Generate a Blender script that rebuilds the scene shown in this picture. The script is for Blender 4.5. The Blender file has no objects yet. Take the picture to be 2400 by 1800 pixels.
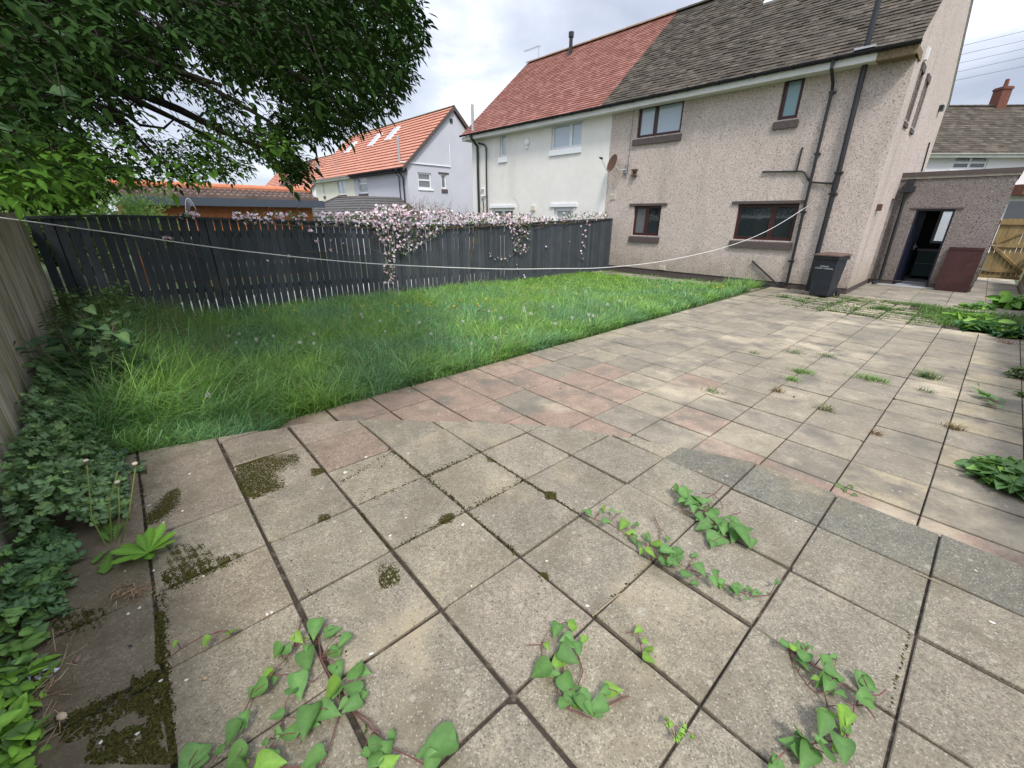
import bpy, math, random
import numpy as np
from mathutils import Vector, Matrix, noise

# ------------------------------------------------------------------ camera, sky, sun, exposure
S = bpy.context.scene
COL = S.collection
EYE = Vector((0, 0, 1.755))
PITCH, ROLL, FPX = math.radians(21.84), math.radians(-0.379), 980.6
_c, _s = math.cos(ROLL), math.sin(ROLL)
_rt, _fw, _dn = Vector((1, 0, 0)), Vector((0, math.cos(PITCH), -math.sin(PITCH))), Vector((0, -math.sin(PITCH), -math.cos(PITCH)))
RIGHT, DOWN = _rt * _c + _dn * _s, -_rt * _s + _dn * _c
cam_data = bpy.data.cameras.new("camera")
cam = bpy.data.objects.new("camera", cam_data)
COL.objects.link(cam)
S.camera = cam
cam_data.sensor_width = 36
cam_data.lens = 36 * FPX / 2400
cam_data.clip_start = 0.05
cam_data.clip_end = 2000
R3 = Matrix((RIGHT, -DOWN, -_fw)).transposed()
cam.matrix_world = Matrix.Translation(EYE) @ R3.to_4x4()

w = bpy.data.worlds.new("World")
S.world = w
w.use_nodes = True
nt = w.node_tree
nt.nodes.clear()
def WN(t, **k):
    n = nt.nodes.new(t)
    for a, b in k.items(): setattr(n, a, b)
    return n
SUN_EL, SUN_AZ = math.radians(54), math.radians(170)   # azimuth from +Y clockwise: sun high behind and to the side
wo = WN('ShaderNodeOutputWorld'); wb = WN('ShaderNodeBackground')
sky = WN('ShaderNodeTexSky', sky_type='NISHITA', sun_disc=False, sun_elevation=SUN_EL, sun_rotation=SUN_AZ)
skm = WN('ShaderNodeVectorMath', operation='SCALE'); skm.inputs['Scale'].default_value = 0.10
nt.links.new(sky.outputs[0], skm.inputs[0])
tc = WN('ShaderNodeTexCoord')
sep = WN('ShaderNodeSeparateXYZ'); nt.links.new(tc.outputs['Generated'], sep.inputs[0])
zc = WN('ShaderNodeMath', operation='MAXIMUM'); nt.links.new(sep.outputs['Z'], zc.inputs[0]); zc.inputs[1].default_value = 0.0
zp = WN('ShaderNodeMath', operation='ADD'); nt.links.new(zc.outputs[0], zp.inputs[0]); zp.inputs[1].default_value = 0.16
dv = WN('ShaderNodeVectorMath', operation='DIVIDE')
nt.links.new(tc.outputs['Generated'], dv.inputs[0])
cz = WN('ShaderNodeCombineXYZ')
for i in range(3): nt.links.new(zp.outputs[0], cz.inputs[i])
nt.links.new(cz.outputs[0], dv.inputs[1])
mp = WN('ShaderNodeMapping'); mp.inputs['Location'].default_value = (1.35, 0.55, 0); mp.inputs['Scale'].default_value = (1, 0.8, 0)
nt.links.new(dv.outputs[0], mp.inputs[0])
n1 = WN('ShaderNodeTexNoise'); n1.inputs['Scale'].default_value = 1.15; n1.inputs['Detail'].default_value = 9; n1.inputs['Roughness'].default_value = 0.52; n1.inputs['Distortion'].default_value = 0.35
nt.links.new(mp.outputs[0], n1.inputs['Vector'])
n2 = WN('ShaderNodeTexNoise'); n2.inputs['Scale'].default_value = 0.42; n2.inputs['Detail'].default_value = 3
nt.links.new(mp.outputs[0], n2.inputs['Vector'])
ad = WN('ShaderNodeMath', operation='MULTIPLY_ADD'); nt.links.new(n2.outputs[0], ad.inputs[0]); ad.inputs[1].default_value = 0.7; nt.links.new(n1.outputs[0], ad.inputs[2])
cr = WN('ShaderNodeValToRGB'); nt.links.new(ad.outputs[0], cr.inputs[0])
cr.color_ramp.elements[0].position = 0.66; cr.color_ramp.elements[0].color = (0.31, 0.34, 0.42, 1)
cr.color_ramp.elements[1].position = 1.06; cr.color_ramp.elements[1].color = (0.74, 0.76, 0.81, 1)
e = cr.color_ramp.elements.new(0.83); e.color = (0.42, 0.45, 0.53, 1)
e = cr.color_ramp.elements.new(0.93); e.color = (0.54, 0.575, 0.665, 1)
# an overcast sky is brighter towards the zenith and pale at the horizon
zr = WN('ShaderNodeMapRange'); nt.links.new(sep.outputs['Z'], zr.inputs[0])
zr.inputs[1].default_value = 0.35; zr.inputs[2].default_value = 1.0; zr.inputs[3].default_value = 1.0; zr.inputs[4].default_value = 3.1
cs = WN('ShaderNodeVectorMath', operation='SCALE'); nt.links.new(cr.outputs[0], cs.inputs[0]); nt.links.new(zr.outputs[0], cs.inputs['Scale'])
hz = WN('ShaderNodeMapRange'); nt.links.new(sep.outputs['Z'], hz.inputs[0])
hz.inputs[1].default_value = -0.02; hz.inputs[2].default_value = 0.16; hz.inputs[3].default_value = 0.75; hz.inputs[4].default_value = 0.0
mh = WN('ShaderNodeMix', data_type='RGBA'); nt.links.new(hz.outputs[0], mh.inputs[0]); nt.links.new(cs.outputs[0], mh.inputs[6]); mh.inputs[7].default_value = (0.52, 0.56, 0.63, 1)
mx = WN('ShaderNodeMix', data_type='RGBA'); mx.inputs[0].default_value = 0.88
nt.links.new(skm.outputs[0], mx.inputs[6]); nt.links.new(mh.outputs[2], mx.inputs[7])
nt.links.new(mx.outputs[2], wb.inputs[0]); wb.inputs[1].default_value = 1.0
nt.links.new(wb.outputs[0], wo.inputs[0])

sd = bpy.data.lights.new("sun", 'SUN'); sun = bpy.data.objects.new("sun", sd); COL.objects.link(sun)
sd.energy = 1.9; sd.angle = math.radians(11); sd.color = (1, 0.95, 0.88)
sdir = Vector((math.sin(SUN_AZ) * math.cos(SUN_EL), math.cos(SUN_AZ) * math.cos(SUN_EL), math.sin(SUN_EL)))
sun.rotation_euler = sdir.to_track_quat('Z', 'Y').to_euler()
S.view_settings.view_transform = 'Standard'; S.view_settings.look = 'None'
S.view_settings.exposure = 0.78; S.view_settings.gamma = 1.0
S.cycles.max_bounces = 6; S.cycles.transparent_max_bounces = 6
S.cycles.use_denoising = True

# ------------------------------------------------------------------ frames and measuring helpers
CX, CY = 8.29764, 10.52649            # rear corner of the pebbledash house
ANG = math.radians(46.8)
EX = Vector((math.cos(ANG), -math.sin(ANG), 0)); EY = Vector((math.sin(ANG), math.cos(ANG), 0))
C0 = Vector((CX, CY, 0))
def loc(a, b, z=0.0): return C0 + EX * a + EY * b + Vector((0, 0, z))
def ab(p): d = p - C0; return d.dot(EX), d.dot(EY)
def ray(u, v): return RIGHT * ((u - 1200) / FPX) + DOWN * ((v - 900) / FPX) + _fw
def at(u, v, z=0.0):
    d = ray(u, v); return EYE + d * ((z - EYE.z) / d.z)
def on(u, v, P0, n):
    d = ray(u, v); return EYE + d * ((P0 - EYE).dot(n) / d.dot(n))
def onside(u, v, a0):      # point on the plane a = a0, as (b, z)
    p = on(u, v, loc(a0, 0), EX); return ab(p)[1], p.z
def onfront(u, v, b0):     # point on the plane b = b0, as (a, z)
    p = on(u, v, loc(0, b0), EY); return ab(p)[0], p.z
NEARZ = 0.2169
GA = math.radians(48.1)
G1 = Vector((math.sin(GA), math.cos(GA), 0)); G2 = Vector((math.cos(GA), -math.sin(GA), 0))
rnd = random.Random(7)
NR = np.random.default_rng(11)

# ------------------------------------------------------------------ mesh builder
class MB:
    def __init__(self): self.v = []; self.f = []; self.c = []; self.m = []; self.sm = False
    def add(self, vs, fs, col=(1, 1, 1), mi=0):
        k = len(self.v); self.v.extend([tuple(p) for p in vs]); self.f.extend([tuple(i + k for i in f) for f in fs])
        self.c.extend([col] * len(vs)); self.m.extend([mi] * len(fs)); return self
    def box(self, x0, x1, y0, y1, z0, z1, col=(1, 1, 1), T=None, mi=0):
        vs = [Vector((x, y, z)) for z in (z0, z1) for y in (y0, y1) for x in (x0, x1)]
        if T is not None: vs = [T @ p for p in vs]
        return self.add(vs, [(0, 2, 3, 1), (4, 5, 7, 6), (0, 1, 5, 4), (2, 6, 7, 3), (0, 4, 6, 2), (1, 3, 7, 5)], col, mi)
    def bevbox(self, x0, x1, y0, y1, z0, z1, r, col=(1, 1, 1), T=None, mi=0):
        # box with a chamfered top edge
        A = [(x0, y0), (x1, y0), (x1, y1), (x0, y1)]; B = [(x0 + r, y0 + r), (x1 - r, y0 + r), (x1 - r, y1 - r), (x0 + r, y1 - r)]
        vs = [Vector((*p, z0)) for p in A] + [Vector((*p, z1 - r)) for p in A] + [Vector((*p, z1)) for p in B]
        if T is not None: vs = [T @ p for p in vs]
        fs = [(3, 2, 1, 0), (8, 9, 10, 11)]
        for i in range(4):
            j = (i + 1) % 4; fs += [(i, j, 4 + j, 4 + i), (4 + i, 4 + j, 8 + j, 8 + i)]
        return self.add(vs, fs, col, mi)
    def poly(self, pts, z0, z1, r=0.0, col=(1, 1, 1), mi=0, T=None):
        # prism of a convex outline (counter-clockwise) with a chamfered top
        n = len(pts); cx = sum(p[0] for p in pts) / n; cy = sum(p[1] for p in pts) / n
        def ins(p):
            dx, dy = p[0] - cx, p[1] - cy; L = math.hypot(dx, dy) + 1e-9; return (p[0] - dx / L * r * 1.4, p[1] - dy / L * r * 1.4)
        vs = [Vector((*p, z0)) for p in pts] + [Vector((*p, z1 - r)) for p in pts] + [Vector((*ins(p), z1)) for p in pts]
        if T is not None: vs = [T @ p for p in vs]
        fs = [tuple(range(2 * n, 3 * n))]
        for i in range(n):
            j = (i + 1) % n; fs += [(i, j, n + j, n + i), (n + i, n + j, 2 * n + j, 2 * n + i)]
        return self.add(vs, fs, col, mi)
    def tube(self, pts, r, n=8, col=(1, 1, 1), mi=0, caps=True):
        pts = [Vector(p) for p in pts]; rs = r if isinstance(r, (list, tuple)) else [r] * len(pts)
        vs, fs = [], []; up = None
        for i, p in enumerate(pts):
            d = (pts[min(i + 1, len(pts) - 1)] - pts[max(i - 1, 0)]).normalized()
            if up is None: up = d.orthogonal().normalized()
            up = (up - d * up.dot(d)); up = up.normalized() if up.length > 1e-6 else d.orthogonal().normalized()
            s = d.cross(up)
            for k in range(n):
                a = 2 * math.pi * k / n; vs.append(p + (up * math.cos(a) + s * math.sin(a)) * rs[i])
        for i in range(len(pts) - 1):
            for k in range(n):
                j = (k + 1) % n; fs.append((i * n + k, i * n + j, (i + 1) * n + j, (i + 1) * n + k))
        if caps: fs += [tuple(range(n))[::-1], tuple(range((len(pts) - 1) * n, len(pts) * n))]
        return self.add(vs, fs, col, mi)
    def lathe(self, prof, n=16, col=(1, 1, 1), T=None, mi=0):
        vs, fs = [], []
        for r, z in prof:
            for k in range(n): a = 2 * math.pi * k / n; vs.append(Vector((r * math.cos(a), r * math.sin(a), z)))
        if T is not None: vs = [T @ p for p in vs]
        for i in range(len(prof) - 1):
            for k in range(n): j = (k + 1) % n; fs.append((i * n + k, i * n + j, (i + 1) * n + j, (i + 1) * n + k))
        return self.add(vs, fs, col, mi)
    def build(self, name, mats, parent=None, smooth=False):
        me = bpy.data.meshes.new(name)
        me.from_pydata(self.v, [], self.f)
        if not isinstance(mats, (list, tuple)): mats = [mats]
        for m in mats: me.materials.append(m)
        if len(mats) > 1: me.polygons.foreach_set('material_index', self.m)
        ca = me.color_attributes.new('Col', 'FLOAT_COLOR', 'POINT')
        c = np.ones((len(self.v), 4), np.float32); c[:, :3] = np.array(self.c, np.float32).reshape(-1, 3); ca.data.foreach_set('color', c.ravel())
        if smooth: me.polygons.foreach_set('use_smooth', [True] * len(me.polygons))
        o = bpy.data.objects.new(name, me); COL.objects.link(o)
        if parent: o.parent = parent
        return o
def npmesh(name, V, F, C, m, parent=None, smooth=False):
    # V (n,3), F (k,4) quads, C (n,3)
    me = bpy.data.meshes.new(name)
    me.vertices.add(len(V)); me.vertices.foreach_set('co', V.astype(np.float32).ravel())
    k = F.shape[1]
    me.loops.add(F.size); me.loops.foreach_set('vertex_index', F.astype(np.int32).ravel())
    me.polygons.add(len(F)); me.polygons.foreach_set('loop_start', np.arange(0, F.size, k, dtype=np.int32))
    me.materials.append(m)
    me.update(calc_edges=True)
    if smooth: me.polygons.foreach_set('use_smooth', np.ones(len(F), bool))
    ca = me.color_attributes.new('Col', 'FLOAT_COLOR', 'POINT')
    c = np.ones((len(V), 4), np.float32); c[:, :3] = C; ca.data.foreach_set('color', c.ravel())
    o = bpy.data.objects.new(name, me); COL.objects.link(o)
    if parent: o.parent = parent
    return o
def tag(o, label=None, cat=None, group=None, kind=None):
    if label: o['label'] = label
    if cat: o['category'] = cat
    if group: o['group'] = group
    if kind: o['kind'] = kind
    return o
def root(name, a, b, z=0.0, rz=-ANG):
    o = bpy.data.objects.new(name, None); COL.objects.link(o)
    o.empty_display_size = 0.2; o.location = loc(a, b, z); o.rotation_euler = (0, 0, rz); return o
def rootw(name, p, rz=0.0):
    o = bpy.data.objects.new(name, None); COL.objects.link(o); o.empty_display_size = 0.1
    o.location = p; o.rotation_euler = (0, 0, rz); return o

# ------------------------------------------------------------------ materials
def mat(name, col, rough=0.85, spec=0.3, attr=False, noises=(), mix=None, bump=None, metal=0.0, coords='pos', trans=0.0, bumpdist=0.01, specks=(), grime=False, damp=False):
    """noises: (scale, amount[, detail]); mix: (scale, lo, hi, colour[, stretch]); bump: (scale, strength); specks: (scale, threshold, colour, feather)"""
    m = bpy.data.materials.new(name); m.use_nodes = True; t = m.node_tree; N = t.nodes; L = t.links
    b = N['Principled BSDF']; out = N['Material Output']
    b.inputs['Roughness'].default_value = rough; b.inputs['Specular IOR Level'].default_value = spec; b.inputs['Metallic'].default_value = metal
    if coords == 'pos': g = N.new('ShaderNodeNewGeometry').outputs['Position']
    else: g = N.new('ShaderNodeTexCoord').outputs['Object']
    rgb = N.new('ShaderNodeRGB'); rgb.outputs[0].default_value = (*col, 1); cur = rgb.outputs[0]
    if attr:
        a = N.new('ShaderNodeAttribute'); a.attribute_name = 'Col'
        x = N.new('ShaderNodeMix'); x.data_type = 'RGBA'; x.blend_type = 'MULTIPLY'; x.inputs[0].default_value = 1
        L.new(cur, x.inputs[6]); L.new(a.outputs['Color'], x.inputs[7]); cur = x.outputs[2]
    def nz(scale, detail=4, stretch=None, rough_=0.55):
        n = N.new('ShaderNodeTexNoise'); n.inputs['Scale'].default_value = scale; n.inputs['Detail'].default_value = detail; n.inputs['Roughness'].default_value = rough_
        if stretch:
            mpn = N.new('ShaderNodeMapping'); mpn.inputs['Scale'].default_value = stretch; L.new(g, mpn.inputs[0]); L.new(mpn.outputs[0], n.inputs['Vector'])
        else: L.new(g, n.inputs['Vector'])
        return n
    for q in noises:
        n = nz(q[0], q[2] if len(q) > 2 else 4, q[3] if len(q) > 3 else None)
        mr = N.new('ShaderNodeMapRange'); L.new(n.outputs[0], mr.inputs[0]); mr.inputs[1].default_value = 0.3; mr.inputs[2].default_value = 0.7
        mr.inputs[3].default_value = 1 - q[1]; mr.inputs[4].default_value = 1 + q[1]
        sc = N.new('ShaderNodeVectorMath'); sc.operation = 'SCALE'; L.new(cur, sc.inputs[0]); L.new(mr.outputs[0], sc.inputs['Scale']); cur = sc.outputs[0]
    for mx_ in (mix or ()):
        n = nz(mx_[0], 6, mx_[4] if len(mx_) > 4 else None, 0.62)
        mr = N.new('ShaderNodeMapRange'); L.new(n.outputs[0], mr.inputs[0]); mr.inputs[1].default_value = mx_[1]; mr.inputs[2].default_value = mx_[2]
        x = N.new('ShaderNodeMix'); x.data_type = 'RGBA'; L.new(mr.outputs[0], x.inputs[0]); L.new(cur, x.inputs[6]); x.inputs[7].default_value = (*mx_[3], 1); cur = x.outputs[2]
    for sp in specks:
        v = N.new('ShaderNodeTexVoronoi'); v.inputs['Scale'].default_value = sp[0]; L.new(g, v.inputs['Vector'])
        wn = N.new('ShaderNodeSeparateColor'); L.new(v.outputs['Color'], wn.inputs[0])
        th = N.new('ShaderNodeMath'); th.operation = 'GREATER_THAN'; L.new(wn.outputs[0], th.inputs[0]); th.inputs[1].default_value = sp[1]
        mr = N.new('ShaderNodeMapRange'); L.new(v.outputs['Distance'], mr.inputs[0]); mr.inputs[1].default_value = sp[3]; mr.inputs[2].default_value = sp[3] * 0.6; mr.inputs[3].default_value = 0; mr.inputs[4].default_value = sp[4] if len(sp) > 4 else 0.85
        mu = N.new('ShaderNodeMath'); mu.operation = 'MULTIPLY'; L.new(th.outputs[0], mu.inputs[0]); L.new(mr.outputs[0], mu.inputs[1])
        x = N.new('ShaderNodeMix'); x.data_type = 'RGBA'; L.new(mu.outputs[0], x.inputs[0]); L.new(cur, x.inputs[6]); x.inputs[7].default_value = (*sp[2], 1); cur = x.outputs[2]
    if grime:      # soil and damp gathered along the foot of the fence
        dp = N.new('ShaderNodeVectorMath'); dp.operation = 'DOT_PRODUCT'; L.new(g, dp.inputs[0]); dp.inputs[1].default_value = (math.sin(math.radians(46.8)), math.cos(math.radians(46.8)), 0)
        n = nz(5, 6); ma = N.new('ShaderNodeMath'); ma.operation = 'MULTIPLY_ADD'; L.new(n.outputs[0], ma.inputs[0]); ma.inputs[1].default_value = -1.1; L.new(dp.outputs['Value'], ma.inputs[2])
        mr = N.new('ShaderNodeMapRange'); L.new(ma.outputs[0], mr.inputs[0]); o_ = 8.29764 * math.sin(math.radians(46.8)) + 10.52649 * math.cos(math.radians(46.8))
        mr.inputs[1].default_value = o_ - 14.35 ; mr.inputs[2].default_value = o_ - 13.75; mr.inputs[3].default_value = .8; mr.inputs[4].default_value = 0
        x = N.new('ShaderNodeMix'); x.data_type = 'RGBA'; L.new(mr.outputs[0], x.inputs[0]); L.new(cur, x.inputs[6]); x.inputs[7].default_value = (0.085, 0.068, 0.042, 1); cur = x.outputs[2]
    if damp:       # damp, algae stained band at the foot of a wall
        sz = N.new('ShaderNodeSeparateXYZ'); L.new(g, sz.inputs[0]); n = nz(3.5, 6); ma = N.new('ShaderNodeMath'); ma.operation = 'MULTIPLY_ADD'; L.new(n.outputs[0], ma.inputs[0]); ma.inputs[1].default_value = -1.0; L.new(sz.outputs['Z'], ma.inputs[2])
        mr = N.new('ShaderNodeMapRange'); L.new(ma.outputs[0], mr.inputs[0]); mr.inputs[1].default_value = -.45; mr.inputs[2].default_value = .35; mr.inputs[3].default_value = .55; mr.inputs[4].default_value = 0
        x = N.new('ShaderNodeMix'); x.data_type = 'RGBA'; x.blend_type = 'MULTIPLY'; L.new(mr.outputs[0], x.inputs[0]); L.new(cur, x.inputs[6]); x.inputs[7].default_value = (0.48, 0.47, 0.36, 1); cur = x.outputs[2]
    L.new(cur, b.inputs['Base Color'])
    if bump:
        prev = None
        for sc_, st in ([bump] if not isinstance(bump[0], (tuple, list)) else bump):
            n = nz(sc_, 5); bp = N.new('ShaderNodeBump'); bp.inputs['Strength'].default_value = st; bp.inputs['Distance'].default_value = bumpdist
            L.new(n.outputs[0], bp.inputs['Height'])
            if prev: L.new(prev, bp.inputs['Normal'])
            prev = bp.outputs[0]
        L.new(prev, b.inputs['Normal'])
    if trans > 0:
        tr = N.new('ShaderNodeBsdfTranslucent'); L.new(cur, tr.inputs[0]); ms = N.new('ShaderNodeMixShader'); ms.inputs[0].default_value = trans
        L.new(b.outputs[0], ms.inputs[1]); L.new(tr.outputs[0], ms.inputs[2]); L.new(ms.outputs[0], out.inputs['Surface'])
    return m
M = {}
M['soil'] = mat('soil', (0.07, 0.05, 0.033), 0.95, noises=((6, .3), (60, .3)), bump=(40, .6))
M['slab'] = mat('slab', (1, 1, 1), 0.9, 0.2, attr=True, noises=((2.2, .12), (9, .13), (38, .16), (110, .26, 2), (230, .30, 2)), mix=((3.1, .50, .74, (0.17, 0.145, 0.10)), (2.3, .56, .78, (0.34, 0.285, 0.19)), (14, .64, .76, (0.10, 0.085, 0.06)), (31, .68, .73, (0.07, 0.06, 0.04))),
    specks=((9, .93, (0.36, 0.34, 0.27), .22, .5), (21, .94, (0.42, 0.39, 0.31), .28, .5), (33, .95, (0.10, 0.085, 0.07), .3, .6), (105, .80, (0.50, 0.46, 0.38), .42, .5), (90, .80, (0.08, 0.07, 0.055), .42, .55)), grime=True, bump=((260, .35), (30, .25)), bumpdist=0.004)
M['slabfar'] = mat('slabfar', (1, 1, 1), 0.9, 0.2, attr=True, noises=((1.3, .12), (7, .12), (38, .14), (130, .20, 2)), mix=((0.75, .55, .66, (0.41, 0.35, 0.25)), (2.1, .50, .66, (0.165, 0.148, 0.118)), (2.6, .62, .80, (0.44, 0.385, 0.28), (1, .7, 1)), (11, .66, .76, (0.17, 0.145, 0.12))),
    specks=((9, .93, (0.44, 0.40, 0.31), .2, .45), (23, .93, (0.48, 0.44, 0.35), .26, .5), (60, .88, (0.15, 0.13, 0.11), .4, .5)), bump=((200, .3), (24, .2)), bumpdist=0.004)
M['dirt'] = mat('dirt', (0.045, 0.036, 0.026), 0.95, noises=((30, .35),), mix=((17, .55, .7, (0.16, 0.13, 0.1)),), bump=(80, .7))
M['leaf'] = mat('leaf', (1, 1, 1), 0.55, 0.35, attr=True, noises=((60, .12),), trans=0.36)
M['treeleaf'] = mat('treeleaf', (1, 1, 1), 0.8, 0.04, attr=True, noises=((40, .15),), trans=0.15)
M['grass'] = mat('grass', (1, 1, 1), 0.38, 0.6, attr=True, trans=0.45)
M['petal'] = mat('petal', (1, 1, 1), 0.7, 0.2, attr=True, trans=0.35)
M['stem'] = mat('stem', (1, 1, 1), 0.7, 0.3, attr=True)
M['bark'] = mat('bark', (0.022, 0.017, 0.012), 0.95, noises=((20, .4),), bump=(60, .8))
M['pebble'] = mat('pebbledash', (0.63, 0.53, 0.465), 0.92, 0.2, noises=((0.7, .06), (3, .06), (14, .10)), mix=((1.1, .56, .8, (0.37, 0.325, 0.275), (1, 1, .12)), (30, .54, .63, (0.21, 0.18, 0.16)), (38, .57, .64, (0.74, 0.70, 0.65)), (75, .55, .62, (0.27, 0.20, 0.165)), (95, .58, .64, (0.78, 0.74, 0.70))), damp=True, bump=((75, 1.0), (30, .5)), bumpdist=0.02)
M['pebbledark'] = mat('pebbledash_grey', (0.25, 0.215, 0.20), 0.92, 0.2, noises=((0.9, .12), (3, .08)), mix=((27, .53, .62, (0.10, 0.09, 0.085)), (36, .57, .64, (0.42, 0.39, 0.36)), (70, .56, .64, (0.12, .1, .09))), damp=True, bump=((70, 1.0), (30, .5)), bumpdist=0.02)
M['cream'] = mat('cream_render', (0.76, 0.74, 0.685), 0.9, 0.2, noises=((0.8, .035), (4, .03), (90, .03)), mix=((0.6, .6, .85, (0.60, 0.58, 0.53), (1, 1, .25)),), bump=(120, .15))
M['greyrend'] = mat('grey_render', (0.52, 0.52, 0.56), 0.9, 0.2, noises=((0.6, .05), (40, .03)))
M['creamyel'] = mat('pale_yellow_render', (0.76, 0.73, 0.61), 0.9, 0.2, noises=((0.6, .05), (40, .03)))
M['white'] = mat('white_upvc', (0.78, 0.79, 0.80), 0.35, 0.5, noises=((3, .03),))
M['whiterend'] = mat('white_render', (0.74, 0.72, 0.74), 0.9, 0.2, noises=((0.5, .06),))
M['mahog'] = mat('mahogany_frame', (0.062, 0.02, 0.019), 0.4, 0.5, noises=((8, .15),))
M['sill'] = mat('brown_painted_sill', (0.095, 0.075, 0.07), 0.75, 0.3, noises=((12, .15),))
M['black'] = mat('black_plastic', (0.018, 0.019, 0.022), 0.42, 0.5, noises=((15, .2),))
M['blackrough'] = mat('black_paint', (0.02, 0.02, 0.024), 0.7, 0.3, noises=((9, .3),))
M['fascia'] = mat('fascia_board', (0.66, 0.66, 0.62), 0.6, 0.3, noises=((2, .08), (14, .06)))
M['tiledark'] = mat('weathered_tile', (1, 1, 1), 0.95, 0.15, attr=True, noises=((2, .12), (30, .18), (120, .15)), mix=((5, .60, .76, (0.17, 0.15, 0.115)), (24, .67, .72, (0.30, 0.27, 0.20))), bump=(60, .5))
M['tilered'] = mat('red_tile', (1, 1, 1), 0.9, 0.2, attr=True, noises=((2, .08), (30, .1), (120, .1)), mix=((5, .6, .8, (0.36, 0.20, 0.16)),), bump=(60, .3))
M['tileorange'] = mat('orange_tile', (0.50, 0.235, 0.165), 0.85, 0.25, attr=True, noises=((3, .08), (30, .08)))
M['tilebrown'] = mat('brown_tile', (0.14, 0.10, 0.085), 0.9, 0.2, attr=True, noises=((3, .15), (30, .15)))
M['tilegrey'] = mat('grey_tile', (0.095, 0.09, 0.085), 0.9, 0.2, attr=True, noises=((3, .15), (30, .15)))
M['fencedark'] = mat('charcoal_painted_wood', (0.056, 0.064, 0.074), 0.75, 0.3, attr=True, noises=((3, .12), (60, .12, 3, (1, 1, .06))), mix=((1.4, .60, .72, (0.10, 0.088, 0.07)), (26, .72, .76, (0.012, 0.014, 0.016))), bump=(60, .3))
M['fenceold'] = mat('weathered_wood', (0.44, 0.39, 0.31), 0.9, 0.2, attr=True, noises=((24, .3, 4, (1, 1, .05)), (140, .25, 3, (1, 1, .03))), mix=((4, .48, .66, (0.22, 0.22, 0.09), (1, 1, .3)), (13, .55, .66, (0.12, 0.10, 0.08), (1, 1, .03)), (17, .6, .7, (0.50, 0.47, 0.42), (1, 1, .03))), bump=((120, .5),))
M['fencenew'] = mat('treated_timber', (0.30, 0.215, 0.10), 0.8, 0.25, attr=True, noises=((8, .2, 4, (1, 1, .15)), (60, .15, 3, (1, 1, .05))), mix=((5, .6, .75, (0.25, 0.17, 0.08)),))
M['rotten'] = mat('bare_timber', (0.20, 0.15, 0.09), 0.9, 0.2, noises=((20, .3),))
M['cedar'] = mat('cedar_cladding', (0.33, 0.12, 0.04), 0.7, 0.3, attr=True, noises=((10, .25), (50, .15)))
M['navy'] = mat('navy_paint', (0.007, 0.009, 0.024), 0.45, 0.5, noises=((9, .2),))
M['maroon'] = mat('maroon_board', (0.048, 0.021, 0.019), 0.8, 0.25, noises=((3, .25), (40, .15)), mix=((4, .58, .75, (0.06, 0.055, 0.03)),))
M['brick'] = mat('brick_yellow', (0.33, 0.25, 0.12), 0.9, 0.2, noises=((30, .25),))
M['redbrick'] = mat('red_brick', (0.16, 0.07, 0.05), 0.9, 0.2, noises=((14, .3),))
M['rope'] = mat('white_rope', (0.72, 0.71, 0.68), 0.8, 0.2)
M['steel'] = mat('galvanised', (0.45, 0.46, 0.47), 0.45, 0.5, metal=.6, noises=((20, .2),))
M['rust'] = mat('rusty_metal', (0.11, 0.06, 0.04), 0.85, 0.3, noises=((40, .4),))
M['bin'] = mat('bin_plastic', (0.022, 0.026, 0.034), 0.5, 0.45, noises=((5, .2), (40, .12)), mix=((9, .66, .8, (0.06, 0.06, 0.06)),))
M['binlid'] = mat('bin_lid_brown', (0.11, 0.07, 0.055), 0.6, 0.35, noises=((10, .2),))
M['text'] = mat('white_print', (0.7, 0.7, 0.7), 0.6, 0.2)
M['interior'] = mat('dark_interior', (0.06, 0.065, 0.065), 0.9, 0.1)
M['curtain'] = mat('pale_curtain', (0.5, 0.52, 0.53), 0.9, 0.1, noises=((3, .1),))
M['bind'] = mat('dark_blind', (0.035, 0.045, 0.04), 0.8, 0.2, noises=((20, .5, 2, (1, 1, .02)),))
M['conc'] = mat('concrete', (0.33, 0.30, 0.25), 0.92, 0.2, noises=((1.5, .12), (9, .12), (60, .12)), mix=((3, .55, .75, (0.20, 0.17, 0.13)),), bump=(60, .4))
M['moss'] = mat('moss', (0.052, 0.05, 0.013), 0.98, 0.1, attr=True, noises=((90, .4),), bump=(150, .8))
M['floor'] = mat('pale_floor', (0.5, 0.52, 0.55), 0.5, 0.4)
M['cable'] = mat('cable', (0.05, 0.05, 0.055), 0.7, 0.2)
M['paleplastic'] = mat('pale_plastic', (0.62, 0.58, 0.48), 0.6, 0.3)
def glass(name, tint, rough=0.03):
    m = bpy.data.materials.new(name); m.use_nodes = True; b = m.node_tree.nodes['Principled BSDF']
    b.inputs['Base Color'].default_value = (*tint, 1); b.inputs['Roughness'].default_value = rough; b.inputs['Specular IOR Level'].default_value = 0.8
    b.inputs['Transmission Weight'].default_value = 0.75; b.inputs['IOR'].default_value = 1.45; b.inputs['Metallic'].default_value = 0.0
    return m
M['glass'] = glass('window_glass', (0.85, 0.92, 0.95))
def glassd(name, tint, rough=0.04, spec=1.0):
    m = bpy.data.materials.new(name); m.use_nodes = True; b = m.node_tree.nodes['Principled BSDF']
    b.inputs['Base Color'].default_value = (*tint, 1); b.inputs['Roughness'].default_value = rough; b.inputs['Specular IOR Level'].default_value = spec
    b.inputs['Coat Weight'].default_value = 0.6; b.inputs['Coat Roughness'].default_value = 0.02
    return m
M['frost'] = glassd('obscured_glass', (0.16, 0.30, 0.32), 0.25)
M['glassdark'] = glassd('dark_window_glass', (0.02, 0.028, 0.03))
M['glassblue'] = glassd('sky_tint_curtain_glass', (0.36, 0.44, 0.50), 0.12)  # pale blue base stands in for reflected sky as well as curtains
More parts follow.
